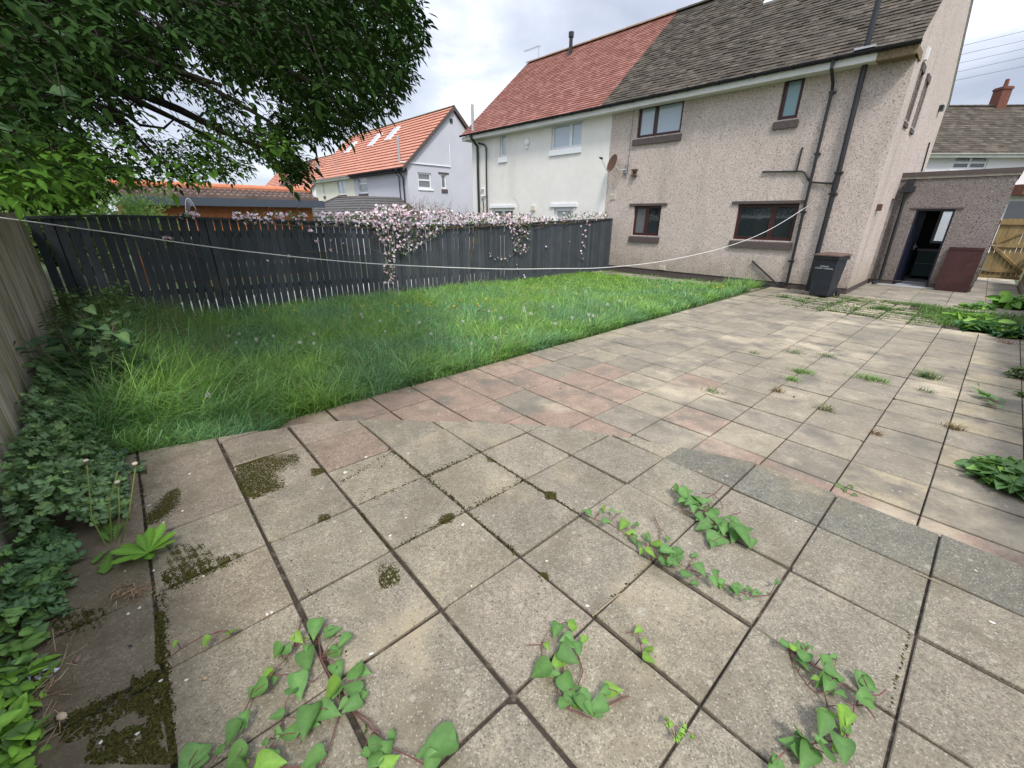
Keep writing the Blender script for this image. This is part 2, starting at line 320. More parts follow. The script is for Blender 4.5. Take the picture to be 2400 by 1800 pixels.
M['glassgrey'] = glassd('grey_window_glass', (0.14, 0.15, 0.15), 0.1)
# ------------------------------------------------------------------ building helpers (local axes: x along the wall, y into the building, z up)
def wall_y(mb, x0, x1, z0, z1, y, holes=(), depth=0.1, T=None, col=(1, 1, 1)):
    xs = sorted({x0, x1, *[h[0] for h in holes], *[h[1] for h in holes]}); zs = sorted({z0, z1, *[h[2] for h in holes], *[h[3] for h in holes]})
    P = (lambda x, yy, z: T @ Vector((x, yy, z))) if T is not None else (lambda x, yy, z: Vector((x, yy, z)))
    for i in range(len(xs) - 1):
        for j in range(len(zs) - 1):
            cx, cz = (xs[i] + xs[i + 1]) / 2, (zs[j] + zs[j + 1]) / 2
            if any(h[0] < cx < h[1] and h[2] < cz < h[3] for h in holes): continue
            mb.add([P(xs[i], y, zs[j]), P(xs[i + 1], y, zs[j]), P(xs[i + 1], y, zs[j + 1]), P(xs[i], y, zs[j + 1])], [(0, 1, 2, 3)], col)
    for a0, a1, c0, c1 in [h[:4] for h in holes]:
        q = [(a0, c0), (a1, c0), (a1, c1), (a0, c1)]
        for k in range(4):
            (p, r), (s, t_) = q[k], q[(k + 1) % 4]
            mb.add([P(p, y, r), P(p, y + depth, r), P(s, y + depth, t_), P(s, y, t_)], [(0, 1, 2, 3)], col)
def window(parent, x0, x1, z0, z1, y, frame, panes, divs=(), hdivs=None, fw=0.05, rec=0.07, T=None, sill=None, lintel=None, sillm=None, label=None, name='window'):
    """frame mesh with pane children; panes = one material or a list; divs = x of mullions; sill = (x0,x1,z0,z1,proud)"""
    mb = MB(); yf = y + rec
    xs = [x0] + list(divs) + [x1]
    mb.box(x0, x1, yf, yf + .06, z0, z0 + fw, T=T); mb.box(x0, x1, yf, yf + .06, z1 - fw, z1, T=T)
    mb.box(x0, x0 + fw, yf, yf + .06, z0 + fw, z1 - fw, T=T); mb.box(x1 - fw, x1, yf, yf + .06, z0 + fw, z1 - fw, T=T)
    for d in divs: mb.box(d - fw * .6, d + fw * .6, yf, yf + .06, z0 + fw, z1 - fw, T=T)
    segs = []
    for i in range(len(xs) - 1):
        l = xs[i] + (fw if i == 0 else fw * .6); r = xs[i + 1] - (fw if i == len(xs) - 2 else fw * .6)
        hs = [z0 + fw] + [h for h in (hdivs[i] if hdivs else [])] + [z1 - fw]
        for j in range(len(hs) - 1):
            lo = hs[j] + (fw * .4 if j else 0); hi = hs[j + 1] - (fw * .4 if j < len(hs) - 2 else 0)
            segs.append((l, r, lo, hi))
            if j: mb.box(l, r, yf, yf + .06, hs[j] - fw * .4, hs[j] + fw * .4, T=T)
    w_ = mb.build(name, frame, parent)
    if label: w_['label'] = label
    pm = panes if isinstance(panes, list) else [panes] * len(segs)
    for (l, r, lo, hi), m in zip(segs, pm):
        # opening sash bead round each pane
        s_ = MB(); bw = .022
        for q in ((l, r, lo, lo + bw), (l, r, hi - bw, hi), (l, l + bw, lo + bw, hi - bw), (r - bw, r, lo + bw, hi - bw)): s_.box(q[0], q[1], yf - .012, yf + .03, q[2], q[3], T=T)
        s_.build('sash', frame, w_)
        p = MB().box(l + bw, r - bw, yf + .022, yf + .03, lo + bw, hi - bw, T=T); p.build('pane', m, w_)
    if sill:
        sx0, sx1, sz0, sz1, pr = sill; s = MB()
        vs = [Vector(q) for q in ((sx0, y - pr, sz0), (sx1, y - pr, sz0), (sx1, y + rec, sz0), (sx0, y + rec, sz0), (sx0, y - pr, sz1 - .05), (sx1, y - pr, sz1 - .05), (sx1, y + rec, sz1 + .004), (sx0, y + rec, sz1 + .004))]
        if T is not None: vs = [T @ q for q in vs]
        s.add(vs, [(0, 1, 5, 4), (4, 5, 6, 7), (0, 4, 7, 3), (1, 2, 6, 5), (0, 3, 2, 1), (3, 7, 6, 2)]); s.build('sill', sillm or frame, w_)
    if lintel:
        lx0, lx1, lz0, lz1, pr = lintel; MB().box(lx0, lx1, y - pr, y + .03, lz0, lz1, T=T).build('lintel', sillm or frame, w_)
    return w_
def tiles(mb, x0, x1, e, r, gauge, width, thick, jit, colf, T=None, stagger=True, edge=None):
    """rows of tiles from the eave e=(y,z) to the ridge r=(y,z)"""
    L = math.hypot(r[0] - e[0], r[1] - e[1]); ux, uz = (r[0] - e[0]) / L, (r[1] - e[1]) / L; nx, nz_ = -uz, ux
    if nz_ < 0: nx, nz_ = -nx, -nz_
    n = int(L / gauge)
    for i in range(n):
        s0, s1 = i * L / n, (i + 1) * L / n + gauge * .12
        x = x0 - (width / 2 if (stagger and i % 2) else 0)
        while x < x1 - 1e-4:
            a, b = max(x, x0), min(x + width, x1); x += width
            if b - a < .01: continue
            g = .004; a += g / 2; b -= g / 2
            h = thick * (1 + rnd.uniform(-jit, jit)); k = h * rnd.uniform(.85, 1.15) if jit > .1 else h; ds = rnd.uniform(-1, 1) * jit * .012
            def P(x_, s_, h_): return Vector((x_, e[0] + ux * s_ + nx * h_, e[1] + uz * s_ + nz_ * h_))
            vs = [P(a, s0 + ds, 0), P(b, s0 + ds, 0), P(b, s0 + ds, k), P(a, s0 + ds, h), P(b, s1, .004), P(a, s1, .004)]
            if T is not None: vs = [T @ q for q in vs]
            mb.add(vs, [(0, 1, 2, 3), (3, 2, 4, 5), (0, 3, 5), (1, 4, 2)], colf(a, i))
def roofdeck(mb, x0, x1, e, r, f, th=.03, T=None):
    """plain deck under the tiles: rear slope e-r, front slope r-f"""
    pts = [(e[0], e[1] - th), (r[0], r[1] - th), (f[0], f[1] - th)]
    for i in range(2):
        vs = [Vector((x, *pts[j])) for x in (x0, x1) for j in (i, i + 1)]
        if T is not None: vs = [T @ q for q in vs]
        mb.add(vs, [(0, 1, 3, 2)])
def ridge(mb, x0, x1, y, z, r, seg, colf, T=None):
    x = x0
    while x < x1 - .02:
        b = min(x + seg, x1); rr = r * rnd.uniform(.97, 1.03); n = 7
        vs = []
        for xx, k in ((x, 1.06), (b + .01, .98)):
            for i in range(n):
                t = math.pi * (i / (n - 1)) ; vs.append(Vector((xx, y - math.cos(t) * rr * k, z + math.sin(t) * rr * .75 * k - .02)))
        if T is not None: vs = [T @ q for q in vs]
        mb.add(vs, [(i, i + 1, n + i + 1, n + i) for i in range(n - 1)], colf(x, 0)); x = b
def gutter(x0, x1, y, z, r=.055, T=None):
    mb = MB(); n = 7; vs = []
    for x in (x0, x1):
        for rr in (r, r - .008):
            for i in range(n): t = math.pi * i / (n - 1); vs.append(Vector((x, y - math.cos(t) * rr, z - math.sin(t) * rr)))
    if T is not None: vs = [T @ q for q in vs]
    fs = [(i, i + 1, 2 * n + i + 1, 2 * n + i) for i in range(n - 1)] + [(n + i, n + i + 1, 3 * n + i + 1, 3 * n + i) for i in range(n - 1)] + [(i, i + 1, n + i + 1, n + i) for i in range(n - 1)] + [(2 * n + i, 2 * n + i + 1, 3 * n + i + 1, 3 * n + i) for i in range(n - 1)] + [(0, n, 3 * n, 2 * n), (n - 1, 2 * n - 1, 4 * n - 1, 3 * n - 1)]
    mb.add(vs, fs)
    x = x0 + .4
    while x < x1:
        mb.box(x - .012, x + .012, y - r - .004, y + r + .03, z - .005, z + .012, T=T); mb.box(x - .012, x + .012, y - .012, y + .012, z - r - .02, z - r + .004, T=T); x += .85
    return mb
def jog(c, amt): k = 1 + rnd.uniform(-amt, amt); return (c[0] * k, c[1] * k, c[2] * k)

# ------------------------------------------------------------------ ground: one sheet to the horizon
def ground_h(a, b):
    t = min(max((-12.3 - b) / 1.3, 0), 1); t = t * t * (3 - 2 * t)
    return -0.045 + 0.2 * t
def axis(lo, hi, st, far):
    x = list(np.arange(lo, hi + 1e-6, st)); f = [hi * 0 + hi + d for d in far]; g = [lo - d for d in far][::-1]; return g + x + f
xs = axis(-20, 16, .5, (4, 12, 30, 70, 150, 400, 900)); ys = axis(-24, 16, .5, (4, 12, 30, 70, 150, 400, 900))
mb = MB(); vs = []
for b in ys:
    for a in xs:
        p = loc(a, b); h = ground_h(a, b) if (-8 < a < 3.5 and b < 2) else (ground_h(0, max(b, -30)) * 1 if b < -8 else -0.045)
        if a < -18: h -= 0.6 * min((-18 - a) / 8, 1) if b > -16 else 0
        vs.append((p.x, p.y, h))
nx = len(xs)
mb.add(vs, [(j * nx + i, j * nx + i + 1, (j + 1) * nx + i + 1, (j + 1) * nx + i) for j in range(len(ys) - 1) for i in range(nx - 1)])
M['ground'] = mat('ground', (0.055, 0.085, 0.028), 0.95, noises=((.6, .2), (8, .3)), mix=((3, .5, .62, (0.06, 0.045, 0.028)),), bump=(30, .5))
tag(mb.build('ground', M['ground']), kind='structure')

# ------------------------------------------------------------------ lower patio (450 mm slabs)
def gpt(e2, e1): p = G2 * e2 + G1 * e1; return p.x, p.y     # metres in the slab grid, origin under the camera
def clip(poly, p, n):      # keep the side where (q-p).n >= 0
    out = []
    for i in range(len(poly)):
        A, B = poly[i], poly[(i + 1) % len(poly)]
        da = (A[0] - p[0]) * n[0] + (A[1] - p[1]) * n[1]; db = (B[0] - p[0]) * n[0] + (B[1] - p[1]) * n[1]
        if da >= 0: out.append(A)
        if (da >= 0) != (db >= 0): t = da / (da - db); out.append((A[0] + (B[0] - A[0]) * t, A[1] + (B[1] - A[1]) * t))
    return out
far = MB(); PE = .4583; PC = .4536
GREY, BUFF, PINK, YEL, PALE = (0.215, 0.194, 0.146), (0.25, 0.219, 0.159), (0.30, 0.20, 0.15), (0.34, 0.29, 0.185), (0.32, 0.278, 0.195)
def farcol(i, j):
    # i column from the lawn edge, j row from the near end: pinkish near the step and the lawn, buff to the far right
    t = rnd.random(); pink = max(0, 1 - j / 6.5) * (1 if i < 9 else .55); yel = max(0, (i - 7.5) / 3) * .8
    if t < pink: c = PINK
    elif t < pink + yel: c = YEL
    elif t < pink + yel + .18: c = PALE
    elif t < .72: c = BUFF
    else: c = GREY
    if j > 15: c = tuple((p + q) / 2 for p, q in zip(c, GREY))
    c = tuple(p * .6 + q * .4 for p, q in zip(c, (0.265, 0.225, 0.17)))
    return jog(c, .07)
def slabz(k=.006): return rnd.uniform(-k, k)
SLABS = []
def add_slab(mb, pts, z, th, col, gap=.0055, tilt=.004, ky=1.5):
    if len(pts) < 3: return
    if rnd.random() < .35:      # a chipped or worn corner
        k = rnd.randrange(len(pts)); A, Bq, Cq = pts[k - 1], pts[k], pts[(k + 1) % len(pts)]; c1, c2 = rnd.uniform(.02, .07), rnd.uniform(.02, .07)
        pts = pts[:k] + [(Bq[0] + (A[0] - Bq[0]) * c1, Bq[1] + (A[1] - Bq[1]) * c1), (Bq[0] + (Cq[0] - Bq[0]) * c2, Bq[1] + (Cq[1] - Bq[1]) * c2)] + pts[k + 1:]
    n = len(pts); cx = sum(p[0] for p in pts) / n; cy = sum(p[1] for p in pts) / n
    ar = abs(sum(pts[i][0] * pts[(i + 1) % n][1] - pts[(i + 1) % n][0] * pts[i][1] for i in range(n)) / 2)
    if ar < .004: return
    tx, ty = rnd.uniform(-tilt, tilt), rnd.uniform(-tilt, tilt)
    SLABS.append((cx, cy, z, tx, ty))
    hx = max(abs(p[0] - cx) for p in pts); hy = max(abs(p[1] - cy) for p in pts)
    q = [(cx + (p[0] - cx) * (1 - gap / hx), cy + (p[1] - cy) * (1 - min(gap * ky / hy, .5))) for p in pts]
    vs = []
    for lv in range(3):
        for p in q:
            dx, dy = p[0] - cx, p[1] - cy; L = math.hypot(dx, dy) + 1e-9; k = 1 - (.005 / L if lv == 2 else 0)
            zz = z - th if lv == 0 else z + (dx * tx + dy * ty) / .225 - (.004 if lv == 1 else 0)
            vs.append((*gpt(cx + dx * k, cy + dy * k), zz))
    fs = [tuple(range(2 * n, 3 * n))]
    for i in range(n):
        j = (i + 1) % n; fs += [(i, j, n + j, n + i), (n + i, n + j, 2 * n + j, 2 * n + i)]
    mb.add(vs, fs, col)
E2_0 = -8.79 * .45; E1_0 = 3.48 * .45
def cell(x0, x1, y0, y1): return [(x0, y0), (x1, y0), (x1, y1), (x0, y1)]
# the slabs keep inside the right-hand fence (a < 2.98)
def fence_clip(poly):
    # (p-C).EX <= 2.98 in grid coordinates
    nx_, ny_ = -(G2.dot(EX)), -(G1.dot(EX)); c = C0.dot(EX) + 2.98
    p0 = (0, 0); # choose a point on the line
    k = c / (nx_ * nx_ + ny_ * ny_); return clip(poly, (-nx_ * k, -ny_ * k), (nx_, ny_))
for j in range(-3, 19):
    for i in range(0, 13):
        x0 = E2_0 + i * PC; y0 = E1_0 + j * PE
        if i >= 9:   # the buff columns stop a little further on
            pass
        add_slab(far, fence_clip(cell(x0, x0 + PC, y0, y0 + PE)), slabz(.003), .05, farcol(i, j), gap=.0046, tilt=.002, ky=2.1)
y_end = E1_0 + 19 * PE
for i in range(9, 13):   # last row on the right of the weedy strip
    x0 = E2_0 + i * PC - .25; add_slab(far, fence_clip(cell(max(x0, E2_0 + 8 * PC + .02), x0 + PC, y_end, y_end + .28)), slabz(), .05, jog(YEL, .1))
# narrow strip pavers with grassy joints between the slabs and the house
for i in range(0, 8):
    y = y_end; k = 0
    while y < 29.2 * .45:
        h = .215 if i else .45
        x0 = E2_0 + i * PC
        if i == 0 and y > 28.4 * .45: break
        add_slab(far, cell(x0 + .01 * (i > 0), x0 + PC, y + .01, y + h), slabz(.005), .05, jog(PALE if i > 3 else BUFF, .12), gap=.007 if i < 3 else .014, tilt=.003); y += h + (.012 if i < 3 else .03); k += 1
# path of larger flags along the house wall and side gate
for i in range(-14, 8):
    for j in range(0, 15):
        a0, b0 = i * .6, -1.05 + j * .6
        inside = (a0 > -.7 and b0 > -.5) or (a0 > .0 and b0 > -.5)
        if i < -3 and j == 0: inside = True
        if not inside or a0 > 2.9: continue
        pts = []
        for a, b in ((a0, b0), (min(a0 + .6, 2.98), b0), (min(a0 + .6, 2.98), b0 + .6), (a0, b0 + .6)):
            p = loc(a, b); pts.append((p.dot(G2), p.dot(G1)))
        add_slab(far, pts, slabz(.002) - .012, .05, jog((0.25, 0.225, 0.18) if i > -2 else (0.24, 0.22, 0.17), .1), gap=.004, tilt=.001)
tag(far.build('patio_paving', M['slabfar']), kind='structure')
# bedding that fills the joints
bed = MB(); vs = []
for e2, e1 in ((E2_0 + .01, .3), (3.1, .3), (3.1, y_end + .25), (E2_0 + 8 * PC + .1, y_end + .25), (E2_0 + 8 * PC + .1, 13.1), (E2_0 + .01, 12.8)): vs.append((*gpt(e2, e1), -.018))
bed.add(vs, [tuple(range(6))]); tag(bed.build('paving_bed', M['dirt']), kind='structure')

# ------------------------------------------------------------------ upper patio, one step higher, with a curved cut edge
nfar = len(SLABS)
near = MB(); O2, O1 = -0.88965 , 1.95257
_o = Vector((O2, O1, 0)); NO2, NO1 = _o.dot(G2), _o.dot(G1)
EDGE = [(-4.6, -5.2), (-3.85, -2.9), (-3.6, -2.1), (-3.2, -.97), (-2.92, .02), (-2.46, .8), (-1.85, 1.66), (-1.42, 2.06), (-.98, 2.5), (-.5, 3.03), (-.02, 3.44), (.99, 3.98), (1.96, 4.5), (3.02, 4.93), (9, 4.95)]
def nearclip(poly):
    for k in range(len(EDGE) - 1):
        A = (EDGE[k][0] * .45 + NO2, EDGE[k][1] * .45 + NO1); B = (EDGE[k + 1][0] * .45 + NO2, EDGE[k + 1][1] * .45 + NO1)
        d = (B[0] - A[0], B[1] - A[1]); poly = clip(poly, A, (d[1], -d[0]))
        if len(poly) < 3: return poly
    return poly
TAN, TAN2, WARM, DK, RED = (0.225, 0.199, 0.149), (0.25, 0.219, 0.159), (0.225, 0.19, 0.145), (0.158, 0.15, 0.118), (0.24, 0.182, 0.138)
SP = {(-3, -1): WARM, (-2, 0): RED, (-3, -2): WARM, (-2, 1): GREY, (3, 4): DK, (4, 4): DK, (2, 3): GREY, (2, 4): DK, (5, 4): DK, (0, 0): TAN, (1, 3): TAN, (-2, -2): WARM, (-3, 0): (0.27, .22, .17), (-2, -3): (.2, .165, .115), (-1, -3): (.19, .16, .11), (0, -3): (.2, .17, .12), (-3, -3): (.22, .18, .13), (1, -3): (.17, .145, .1), (0, -2): (.23, .195, .14), (1, -4): (.15, .125, .085), (0, -4): (.16, .135, .09), (-1, -4): (.16, .135, .09),  (-3, 1): GREY, (-1, -2): TAN, (4, 3): GREY}
for i in range(-8, 16):
    for j in range(-12, 6):
        # joints drift a little towards the left end, as laid
        sh = -.06 if i < 0 else 0
        poly = nearclip([((x + sh * 0) * .45 + NO2, y * .45 + NO1) for x, y in ((i, j), (i + 1, j), (i + 1, j + 1), (i, j + 1))])
        c = SP.get((i, j)) or (TAN if rnd.random() < .6 else (TAN2 if rnd.random() < .7 else (0.245, 0.212, 0.16)))
        open_ = .0054 if rnd.random() < .4 else .0042
        add_slab(near, poly, NEARZ + rnd.uniform(-.004, .004), .06, jog(c, .06), gap=open_ + (.004 if j == -1 else 0), tilt=.0045)
# concrete bed and riser under the cut edge
base = MB(); top = []; bot = []
for e2, e1 in [(x * .45 + NO2 + .012, y * .45 + NO1 - .012) for x, y in EDGE] + [(9 * .45, -12 * .45 + NO1), (-4.6 * .45 + NO2, -12 * .45 + NO1)]:
    x, y = gpt(e2, e1); top.append((x, y, NEARZ - .014)); bot.append((x, y, -.05))
n = len(top); base.add(top + bot, [tuple(range(n))[::-1]] + [(i, (i + 1) % n, n + (i + 1) % n, n + i) for i in range(n)])
tag(base.build('patio_step', M['dirt']), kind='structure')
NSLABS = np.array(SLABS[nfar:])
def nearh(p):
    e2, e1 = p.dot(G2), p.dot(G1); d = (NSLABS[:, 0] - e2) ** 2 + (NSLABS[:, 1] - e1) ** 2; s_ = NSLABS[int(d.argmin())]
    return s_[2] + ((e2 - s_[0]) * s_[3] + (e1 - s_[1]) * s_[4]) / .225
tag(near.build('upper_patio_paving', M['slab']), kind='structure')

# ------------------------------------------------------------------ the pebbledashed house
TILE_D = [(0.088, 0.074, 0.058), (0.066, 0.056, 0.045), (0.11, 0.092, 0.072), (0.08, 0.069, 0.052)]
def cdark(x, i): c = rnd.choice(TILE_D); return jog(c, .12)
def cred(x, i): return jog(rnd.choice([(0.25, 0.108, 0.083), (0.225, 0.095, 0.072), (0.30, 0.145, 0.115)]), .07)
EAVE, RIDGE, FRONT = (-.36, 5.06), (3.7, 8.47), (7.76, 5.06)
H = root('pebbledash_house', 0, 0); tag(H, 'pebbledashed house with dark weathered tiles and mahogany windows', 'house')
DIV = -7.42; W1, W2, W3, W4 = (-6.45, -4.98, 4.07, 4.93), (-6.25, -5.27, 1.19, 2.10), (-2.43, -1.98, 4.04, 4.93), (-2.96, -1.47, 1.19, 2.11)
mb = MB(); wall_y(mb, DIV, 0, .14, 4.98, 0, [W1, W2, W3, W4], .07)
side = Matrix(((0, -1, 0, 0), (1, 0, 0, 0), (0, 0, 1, 0), (0, 0, 0, 1)))   # local x -> along b, local y -> into the house (-a)
g1, g2 = (.85, 1.2, 3.86, 4.78), (1.95, 2.32, 3.86, 4.78)
rec = (2.5, 2.98, .14, 2.26)
wall_y(mb, 0, 7.4, .14, 4.98, 0, [g1, g2, rec], .14, T=side)
mb.add([side @ Vector(p) for p in ((0, 0, 4.98), (7.4, 0, 4.98), (7.4, 0, 5.27), (3.7, 0, 8.36), (0, 0, 5.27))], [(0, 1, 2, 3, 4)])
mb.add([Vector(p) for p in ((0, 7.4, 0), (DIV, 7.4, 0), (DIV, 7.4, 5), (0, 7.4, 5))], [(0, 1, 2, 3)])
mb.build('wall', M['pebble'], H)
mb = MB().box(DIV, -.02, .02, .3, -.1, .14).box(-.3, -.02, .3, 7.3, -.1, .14); mb.build('plinth', M['sill'], H)
mb = MB(); tiles(mb, -7.64, .04, EAVE, RIDGE, .138, .19, .024, .45, cdark)
tiles(mb, -7.64, .04, FRONT, RIDGE, .3, .5, .02, .2, cdark); roofdeck(mb, -7.64, .03, EAVE, RIDGE, FRONT)
ridge(mb, -7.64, .05, 3.7, 8.5, .11, .42, cdark)
rf = mb.build('roof', M['tiledark'], H)
MB().box(-7.6, -.62, -.335, -.30, 4.86, 5.0).box(-7.6, -.62, -.30, 0, 4.86, 4.885).build('fascia', M['fascia'], H)
o = MB().box(-.62, .03, -.35, -.285, 4.84, 5.0).box(-.62, .03, -.285, 0, 4.84, 4.87).box(.0, .03, -.285, .35, 4.84, 5.0).build('eaves_board', M['rotten'], H); o['label'] = 'bare rotting timber end of the eaves box'
gutter(-7.66, .06, -.40, 5.055, .06).build('gutter', M['blackrough'], H)
window(H, *W1, 0, M['mahog'], [M['glassblue'], M['glassblue']], divs=(-5.86,), fw=.055, sill=(-6.54, -4.92, 3.87, 4.07, .06), sillm=M['sill'], label='upstairs two-pane window with dark red frame')
window(H, *W2, 0, M['mahog'], [M['glassgrey'], M['glassdark']], divs=(-5.78,), fw=.055, sill=(-6.31, -5.2, .99, 1.19, .06), lintel=(-6.42, -5.08, 2.10, 2.17, .04), sillm=M['sill'], label='small downstairs two-pane window with dark red frame')
window(H, *W3, 0, M['mahog'], [M['frost']], fw=.06, sill=(-2.48, -1.92, 3.84, 4.04, .06), sillm=M['sill'], label='narrow upstairs window with obscured turquoise glass')
window(H, *W4, 0, M['mahog'], [M['glassdark'], M['glassdark']], divs=(-2.05,), fw=.06, sill=(-3.0, -1.42, .98, 1.19, .06), lintel=(-3.13, -1.33, 2.11, 2.18, .04), sillm=M['sill'], label='wide kitchen window with dark red frame and blinds')
for q in (g1, g2):
    window(H, *q, 0, M['sill'], M['glassdark'], fw=.04, rec=.1, T=side, sill=(q[0] - .06, q[1] + .06, q[2] - .14, q[2], .035), lintel=(q[0] - .06, q[1] + .06, q[3], q[3] + .14, .04), sillm=M['sill'], label='narrow slit window in the side wall')
    MB().box(q[0] - .05, q[0], -.03, .02, q[2], q[3], T=side).box(q[1], q[1] + .04, -.03, .02, q[2], q[3], T=side).build('window_surround', M['pebbledark'], H)
o = MB().tube([(-1.39, -.39, 5.0), (-1.39, -.39, 4.86), (-1.36, -.12, 4.62), (-1.355, -.075, 4.5), (-1.335, -.07, 2.5), (-1.31, -.07, .05)], .034, 10)
for z in (4.45, 3.2, 1.9, .7): o.box(-1.40, -1.275, -.1, 0, z - .02, z + .02)
o.build('downpipe', M['black'], H)
o = MB().tube([(-.80, -.10, .0), (-.80, -.10, 2.38)], .055, 14).tube([(-.80, -.10, 2.38), (-.80, -.10, 2.66)], .066, 14).tube([(-.80, -.10, 2.66), (-.84, -.10, 4.75), (-.84, -.12, 5.0), (-.86, -.28, 5.2), (-.86, -.28, 6.05)], .055, 14)
for z in (2.3, 2.76): o.box(-.88, -.72, -.17, 0, z - .02, z + .02)
o.build('soil_pipe', M['black'], H)
MB().tube([(-.86, -.28, 6.04), (-.86, -.28, 6.12)], .062, 12).build('pipe_cap', M['steel'], H)
MB().box(-1.05, -.68, -.40, -.15, 5.10, 5.14).build('flashing', M['steel'], rf)
MB().tube([(-2.49, -.035, 2.88), (-1.60, -.035, 2.84), (-1.52, -.035, 2.81), (-1.38, -.035, 2.62), (-1.30, -.035, 2.58), (-.86, -.06, 2.53)], .022, 8).tube([(-1.70, -.035, 3.36), (-1.71, -.035, 2.86)], .02, 8).tube([(-2.49, 0, 2.88), (-2.49, -.035, 2.88)], .022, 8).tube([(-1.70, 0, 3.36), (-1.70, -.035, 3.36)], .02, 8).build('waste_pipe', M['black'], H)
MB().tube([(-2.28, 0, .64), (-2.28, -.04, .63), (-1.50, -.06, .06)], .024, 8).tube([(-1.44, -.08, -.02), (-1.44, -.08, .16)], .032, 8).build('waste_pipe', M['black'], H)
def vent(parent, x, y, z, wd, h, m, T=None):
    v = MB().box(x - wd / 2, x + wd / 2, y - .012, y, z - h / 2, z + h / 2, T=T); k = int(h / .03)
    for i in range(k): v.box(x - wd / 2 + .015, x + wd / 2 - .015, y - .022, y - .012, z - h / 2 + .012 + i * h / k, z - h / 2 + .024 + i * h / k, T=T)
    return v.build('air_vent', m, parent)
vent(H, -7.12, 0, 2.39, .22, .17, M['paleplastic']); vent(H, -4.97, 0, .22, .22, .13, M['paleplastic'])
MB().box(-6.44, -6.27, -.10, 0, 3.14, 3.19).box(-6.40, -6.31, -.06, 0, 3.02, 3.14).box(-6.44, -6.27, -.10, 0, 2.98, 3.02).build('wall_bracket', M['rust'], H)
MB().tube([(.03, 5.95, 3.92), (.03, 6.3, 3.15)], .02, 6).build('wall_pipe', M['black'], H)
MB().box(0, .05, .88, 1.0, 4.98, 5.2).build('alarm_box', M['white'], H)
MB().box(0, .10, 5.75, 6.0, 4.72, 4.86).build('flood_lamp', M['black'], H)
MB().box(0, .09, .6, .75, 1.93, 2.08).build('vent_cowl', M['rust'], H)
MB().tube([(-3.4, -.0, 5.0), (-3.4, -.06, 4.9)], .05, 10).build('round_vent', M['sill'], H)
# hand-shaped skylight high on the dark slope and a few slipped pale tiles
def onroof(x, s, T=None): L = math.hypot(RIDGE[0] - EAVE[0], RIDGE[1] - EAVE[1]); return Vector((x, EAVE[0] + (RIDGE[0] - EAVE[0]) * s / L, EAVE[1] + (RIDGE[1] - EAVE[1]) * s / L))
SL = Matrix(((1, 0, 0), (0, math.cos(math.radians(40.02)), -math.sin(math.radians(40.02))), (0, math.sin(math.radians(40.02)), math.cos(math.radians(40.02))))).to_4x4()
def roofbox(x, s, wd, ln, th, m, name, parent):
    p = onroof(x, s); T = Matrix.Translation(p) @ SL; return MB().box(-wd / 2, wd / 2, 0, ln, -.01, th, T=T).build(name, m, parent)
sk = roofbox(-3.95, 3.72, .62, .9, .07, M['white'], 'skylight', rf)
p = onroof(-3.95, 3.79); MB().box(-.25, .25, 0, .75, .07, .078, T=Matrix.Translation(p) @ SL).build('pane', M['glassblue'], sk)

# ------------------------------------------------------------------ the cream rendered other half
B = root('cream_house', -7.42, 0); tag(B, 'cream rendered half of the pair with red tiled roof and white windows', 'house')
def bx(a): return a + 7.42
LB = bx(-14.85)
c1, c2 = (bx(-12.97), bx(-12.56), 4.07, 4.92), (bx(-10.07), bx(-8.64), 4.07, 4.90)
d1, d2 = (bx(-13.5), bx(-12.1), 1.0, 2.08), (bx(-9.8), bx(-8.85), 0.1, 2.08)
mb = MB(); wall_y(mb, LB, -.001, .0, 4.98, 0, [c1, c2, d1, d2], .07)
T_ = Matrix.Translation(Vector((LB, 0, 0))) @ side
mb.add([T_ @ Vector(p) for p in ((0, 0, 0), (7.4, 0, 0), (7.4, 0, 5.27), (3.7, 0, 8.36), (0, 0, 5.27))], [(0, 1, 2, 3, 4)])
mb.add([Vector(p) for p in ((0, 7.4, 0), (LB, 7.4, 0), (LB, 7.4, 5), (0, 7.4, 5))], [(0, 1, 2, 3)])
mb.build('wall', M['cream'], B)
mb = MB(); tiles(mb, LB - .3, -.22, EAVE, RIDGE, .138, .19, .026, .12, cred); tiles(mb, LB - .3, -.22, FRONT, RIDGE, .3, .5, .02, .1, cred)
roofdeck(mb, LB - .28, -.22, EAVE, RIDGE, FRONT); ridge(mb, LB - .3, -.22, 3.7, 8.5, .11, .42, lambda x, i: (0.25, 0.17, 0.12))
rfb = mb.build('roof', M['tilered'], B)
MB().box(LB - .02, -.18, -.335, -.30, 4.86, 5.0).box(LB - .02, -.18, -.30, 0, 4.86, 4.885).box(LB - .28, LB - .02, -.335, 0.2, 4.84, 4.98).build('fascia', M['fascia'], B)
gutter(LB - .32, -.24, -.40, 5.055, .06).build('gutter', M['blackrough'], B)
window(B, *c1, 0, M['white'], [M['glassblue']], fw=.055, sill=(c1[0] - .06, c1[1] + .06, 3.86, 4.07, .05), sillm=M['white'], label='narrow upstairs white framed window')
window(B, *c2, 0, M['white'], [M['glassblue']] * 2, divs=(bx(-9.18),), fw=.06, sill=(c2[0] - .05, c2[1] + .03, 3.87, 4.07, .05), sillm=M['white'], label='wide upstairs white framed window')
window(B, *d1, 0, M['white'], [M['glassgrey']] * 2, divs=((d1[0] + d1[1]) / 2,), fw=.09, lintel=(d1[0] - .12, d1[1] + .12, 2.10, 2.2, .05), sillm=M['white'], label='downstairs white window just above the fence')
window(B, *d2, 0, M['white'], [M['curtain']], fw=.1, lintel=(d2[0] - .18, d2[1] + .2, 2.10, 2.22, .05), sillm=M['white'], name='door', label='white back door with striped curtain')
